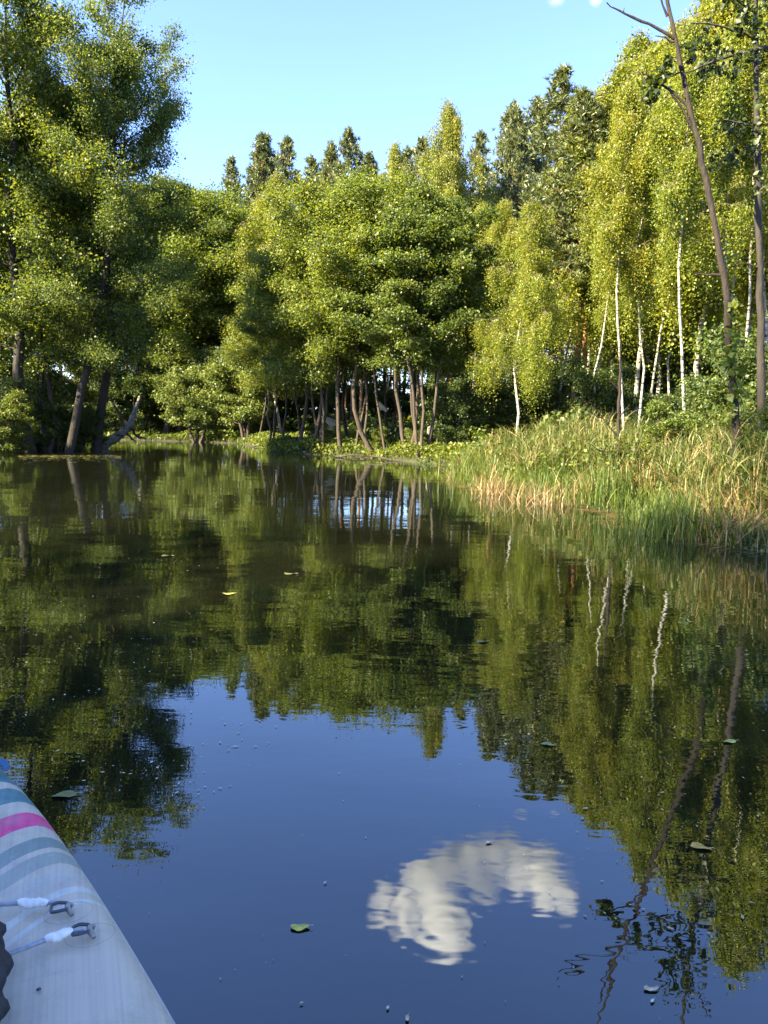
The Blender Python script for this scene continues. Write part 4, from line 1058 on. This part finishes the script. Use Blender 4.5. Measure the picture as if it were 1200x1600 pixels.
ZD = TOP + .0065
for (us_, xs_, ring_c, pa) in [([1.44, 1.427, 1.412], [.12, .220, .264], (1.395, .287), -.10), ([1.245, 1.303, 1.316], [.10, .268, .304], (1.318, .322), .15)]:
    th = np.linspace(0, 2 * pi, 40, endpoint=False)
    el_ = np.column_stack([ring_c[1] + .016 + 0.040 * np.cos(th), ring_c[0] - .004 + .030 * np.sin(th), np.full(40, ZD - .004)])
    loop = np.vstack([el_, el_[:2]]) + [0, 0, .0030]
    sv, sf = tube(loop, np.full(len(loop), .0004), 4); patch_o = link('ring_patch', mesh_np('ring_patch', sv, sf, K_SEAM), board)
    # D shaped ring standing a little proud of the patch
    dv = np.array([[-.014, -.010, .010], [-.004, -.013, .011], [.010, -.010, .010], [.019, -.001, .007], [.012, .009, .010], [-.002, .012, .012], [-.014, .009, .011], [-.014, -.010, .010]])
    dv = dv + [ring_c[1] + .002, ring_c[0], ZD]
    dv = np.vstack([dv, dv[1:2]])
    sv, sf = tube(refine(dv, 4, 0), np.full((len(dv) - 1) * 4 + 1, .0030), 7); link('d_ring', mesh_np('d_ring', sv, sf, K_DARK, smooth=True), patch_o)
    wv, wf = tube(np.array([[ring_c[1] + .022, ring_c[0] + .016, ZD], [ring_c[1] + .016, ring_c[0] + .006, ZD + .007], [ring_c[1] + .016, ring_c[0] - .006, ZD + .007], [ring_c[1] + .022, ring_c[0] - .016, ZD]]), np.array([.004, .006, .006, .004]), 6)
    link('ring_webbing', mesh_np('ring_webbing', wv, wf, K_SEAM, smooth=True), patch_o)
    zc_ = ZD + .014
    cp_ = refine([(xs_[0] - .12, us_[0] - .03 * (pa > 0), zc_ + .012), (xs_[0], us_[0], zc_ + .006), (xs_[1], us_[1], zc_), (xs_[2] + .004, us_[2], zc_ - .002)], 5, .0004)
    sv, sf = tube(cp_, np.full(len(cp_), .0042), 8); cord = link('bungee_cord', mesh_np('bungee_cord', sv, sf, K_CORD, smooth=True), board)
    A_ = np.array([xs_[1], us_[1], zc_]); B_ = np.array([xs_[2] + .006, us_[2], zc_ - .002])
    f_ = np.linspace(0, 1, 11)
    sl = A_ + np.outer(f_, B_ - A_); sl[:, 2] += 0.0012 * np.sin(f_ * 11); sl[:, 1] += .0009 * np.sin(f_ * 8 + 1)
    sv, sf = tube(sl, np.array([.0046, .0066, .0074, .0088, .0080, .0092, .0074, .0082, .0066, .0070, .0048]), 10); link('cord_sleeve', mesh_np('cord_sleeve', sv, sf, K_WHITE, smooth=True), cord)
    tv, tf = tube(refine([B_, B_ + [.010, -.002, .001], B_ + [.018, -.001, -.003]], 3, .0), np.full(7, .0032), 6); link('cord_knot', mesh_np('cord_knot', tv, tf, K_CORD, smooth=True), cord)
# blue webbing handle on the nose
hp = refine([(.156, 2.062, ZD - .006), (.152, 2.064, ZD + .010), (.135, 2.066, ZD + .020), (.05, 2.085, ZD + .020), (.02, 2.09, ZD - .004)], 5, 0)
sv, sf = tube(hp, np.full(len(hp), .010), 8); link('carry_handle', mesh_np('carry_handle', sv, sf, K_NAVY, smooth=True), board)
# valve fleck
sv, sf = tube(np.array([[.262, 1.205, ZD], [.262, 1.205, ZD + .003]]), np.array([.004, .001]), 8)
link('glue_spot', mesh_np('glue_spot', sv, sf, K_DARK), board)

# black bag strapped on the deck, only its crumpled right side shows
th = np.linspace(0, 2 * pi, 48, endpoint=False)
rows = []
for k_, u in enumerate(np.linspace(.92, 1.372, 90)):
    f_ = k_ / 89
    env = (math.sin(pi * min(1, max(.0, f_ * .98 + .01))) ** .35)
    rw = .135 * env; rz = .075 * env
    cr_ = 1 + .035 * np.sin(th * 5 + u * 60) + .03 * np.sin(th * 9 - u * 95) + .05 * math.sin(u * 150 + 1.5 * math.sin(u * 40)) * (.6 + .4 * np.sin(th * 3 + u * 30))
    rows.append(np.column_stack([.088 + rw * np.cos(th) * cr_, np.full(48, u), ZD + .07 * env + rz * .92 * np.sin(th) * cr_]))
V = np.concatenate(rows); i_ = np.arange(89)[:, None] * 48; j_ = np.arange(48)[None]; j2 = (j_ + 1) % 48
F = np.stack([i_ + j_, i_ + j2, i_ + 48 + j2, i_ + 48 + j_], -1).reshape(-1, 4)
bag = link('dry_bag', mesh_np('dry_bag', V, F, K_BLACK, smooth=True), loc=(BX, BY, 0)); bag.rotation_euler = (0, 0, HD)
tag(bag, 'crumpled black bag lying on the board at the lower left edge', 'bag')

# ------------------------------------------------------------------ cloud
CD = 900.0
def mirrored(px, py):
    d = ray(px, py); d = d * np.array([1, 1, -1]); return d
puffs = [(mirrored(px, py) * CD, rp * CD / FPX * .90) for px, py, rp in [
    (600, 1412, 26), (632, 1425, 34), (668, 1380, 52), (690, 1425, 56), (712, 1462, 34), (700, 1360, 46), (735, 1350, 44), (772, 1345, 48), (810, 1358, 44), (845, 1366, 44), (874, 1384, 36), (848, 1412, 22), (884, 1418, 24), (752, 1385, 36), (795, 1330, 34)]]
puffs += [(ray(868, -4) * CD, 15 * CD / FPX), (ray(932, -4) * CD, 11 * CD / FPX)]
cc = np.mean([p for p, _ in puffs[:15]], axis=0)
m, nt = new_mat('cloud_vapour'); L = nt.links.new
tc = N(nt, 'ShaderNodeTexCoord')
nz = N(nt, 'ShaderNodeTexNoise', inp={'Scale': .045, 'Detail': 5.0, 'Roughness': .6}); L(tc.outputs['Object'], nz.inputs['Vector'])
acc = None
for p, rad in puffs:
    ds = N(nt, 'ShaderNodeVectorMath', operation='DISTANCE'); ds.inputs[1].default_value = tuple(p - cc); L(tc.outputs['Object'], ds.inputs[0])
    f_ = N(nt, 'ShaderNodeMath', operation='MULTIPLY_ADD', inp={1: -1.0 / rad, 2: 1.0}); L(ds.outputs['Value'], f_.inputs[0])
    if acc is None: acc = f_.outputs[0]
    else:
        mxn = N(nt, 'ShaderNodeMath', operation='SMOOTH_MAX', inp={2: .15}); L(acc, mxn.inputs[0]); L(f_.outputs[0], mxn.inputs[1]); acc = mxn.outputs[0]
ad = N(nt, 'ShaderNodeMath', operation='MULTIPLY_ADD', inp={1: 1.3, 2: -.70}); L(nz.outputs['Fac'], ad.inputs[0])
sm_ = N(nt, 'ShaderNodeMath', operation='ADD'); L(acc, sm_.inputs[0]); L(ad.outputs[0], sm_.inputs[1])
dn = N(nt, 'ShaderNodeMapRange', interpolation_type='SMOOTHSTEP', inp={1: .0, 2: .80, 3: 0.0, 4: .11}); L(sm_.outputs[0], dn.inputs[0])
pv = N(nt, 'ShaderNodeVolumePrincipled', inp={'Color': (.995, .995, .995, 1), 'Anisotropy': .0}); L(dn.outputs[0], pv.inputs['Density'])
out = N(nt, 'ShaderNodeOutputMaterial'); L(pv.outputs[0], out.inputs['Volume'])
# a lumpy closed hull just outside the vapour
lo = np.min([p - rad for p, rad in puffs], axis=0) - 12; hi = np.max([p + rad for p, rad in puffs], axis=0) + 12
bc = (lo + hi) / 2; hx = (hi - lo) / 2
V = np.array([[sx, sy, sz] for sx in (-1, 1) for sy in (-1, 1) for sz in (-1, 1)]) * hx + bc - cc
F = [[0, 1, 3, 2], [4, 6, 7, 5], [0, 4, 5, 1], [2, 3, 7, 6], [0, 2, 6, 4], [1, 5, 7, 3]]
cl = link('cloud', mesh_np('cloud', V, F, m), loc=tuple(cc))
tag(cl, 'white broken cumulus cloud whose arch is mirrored in the water', 'cloud')
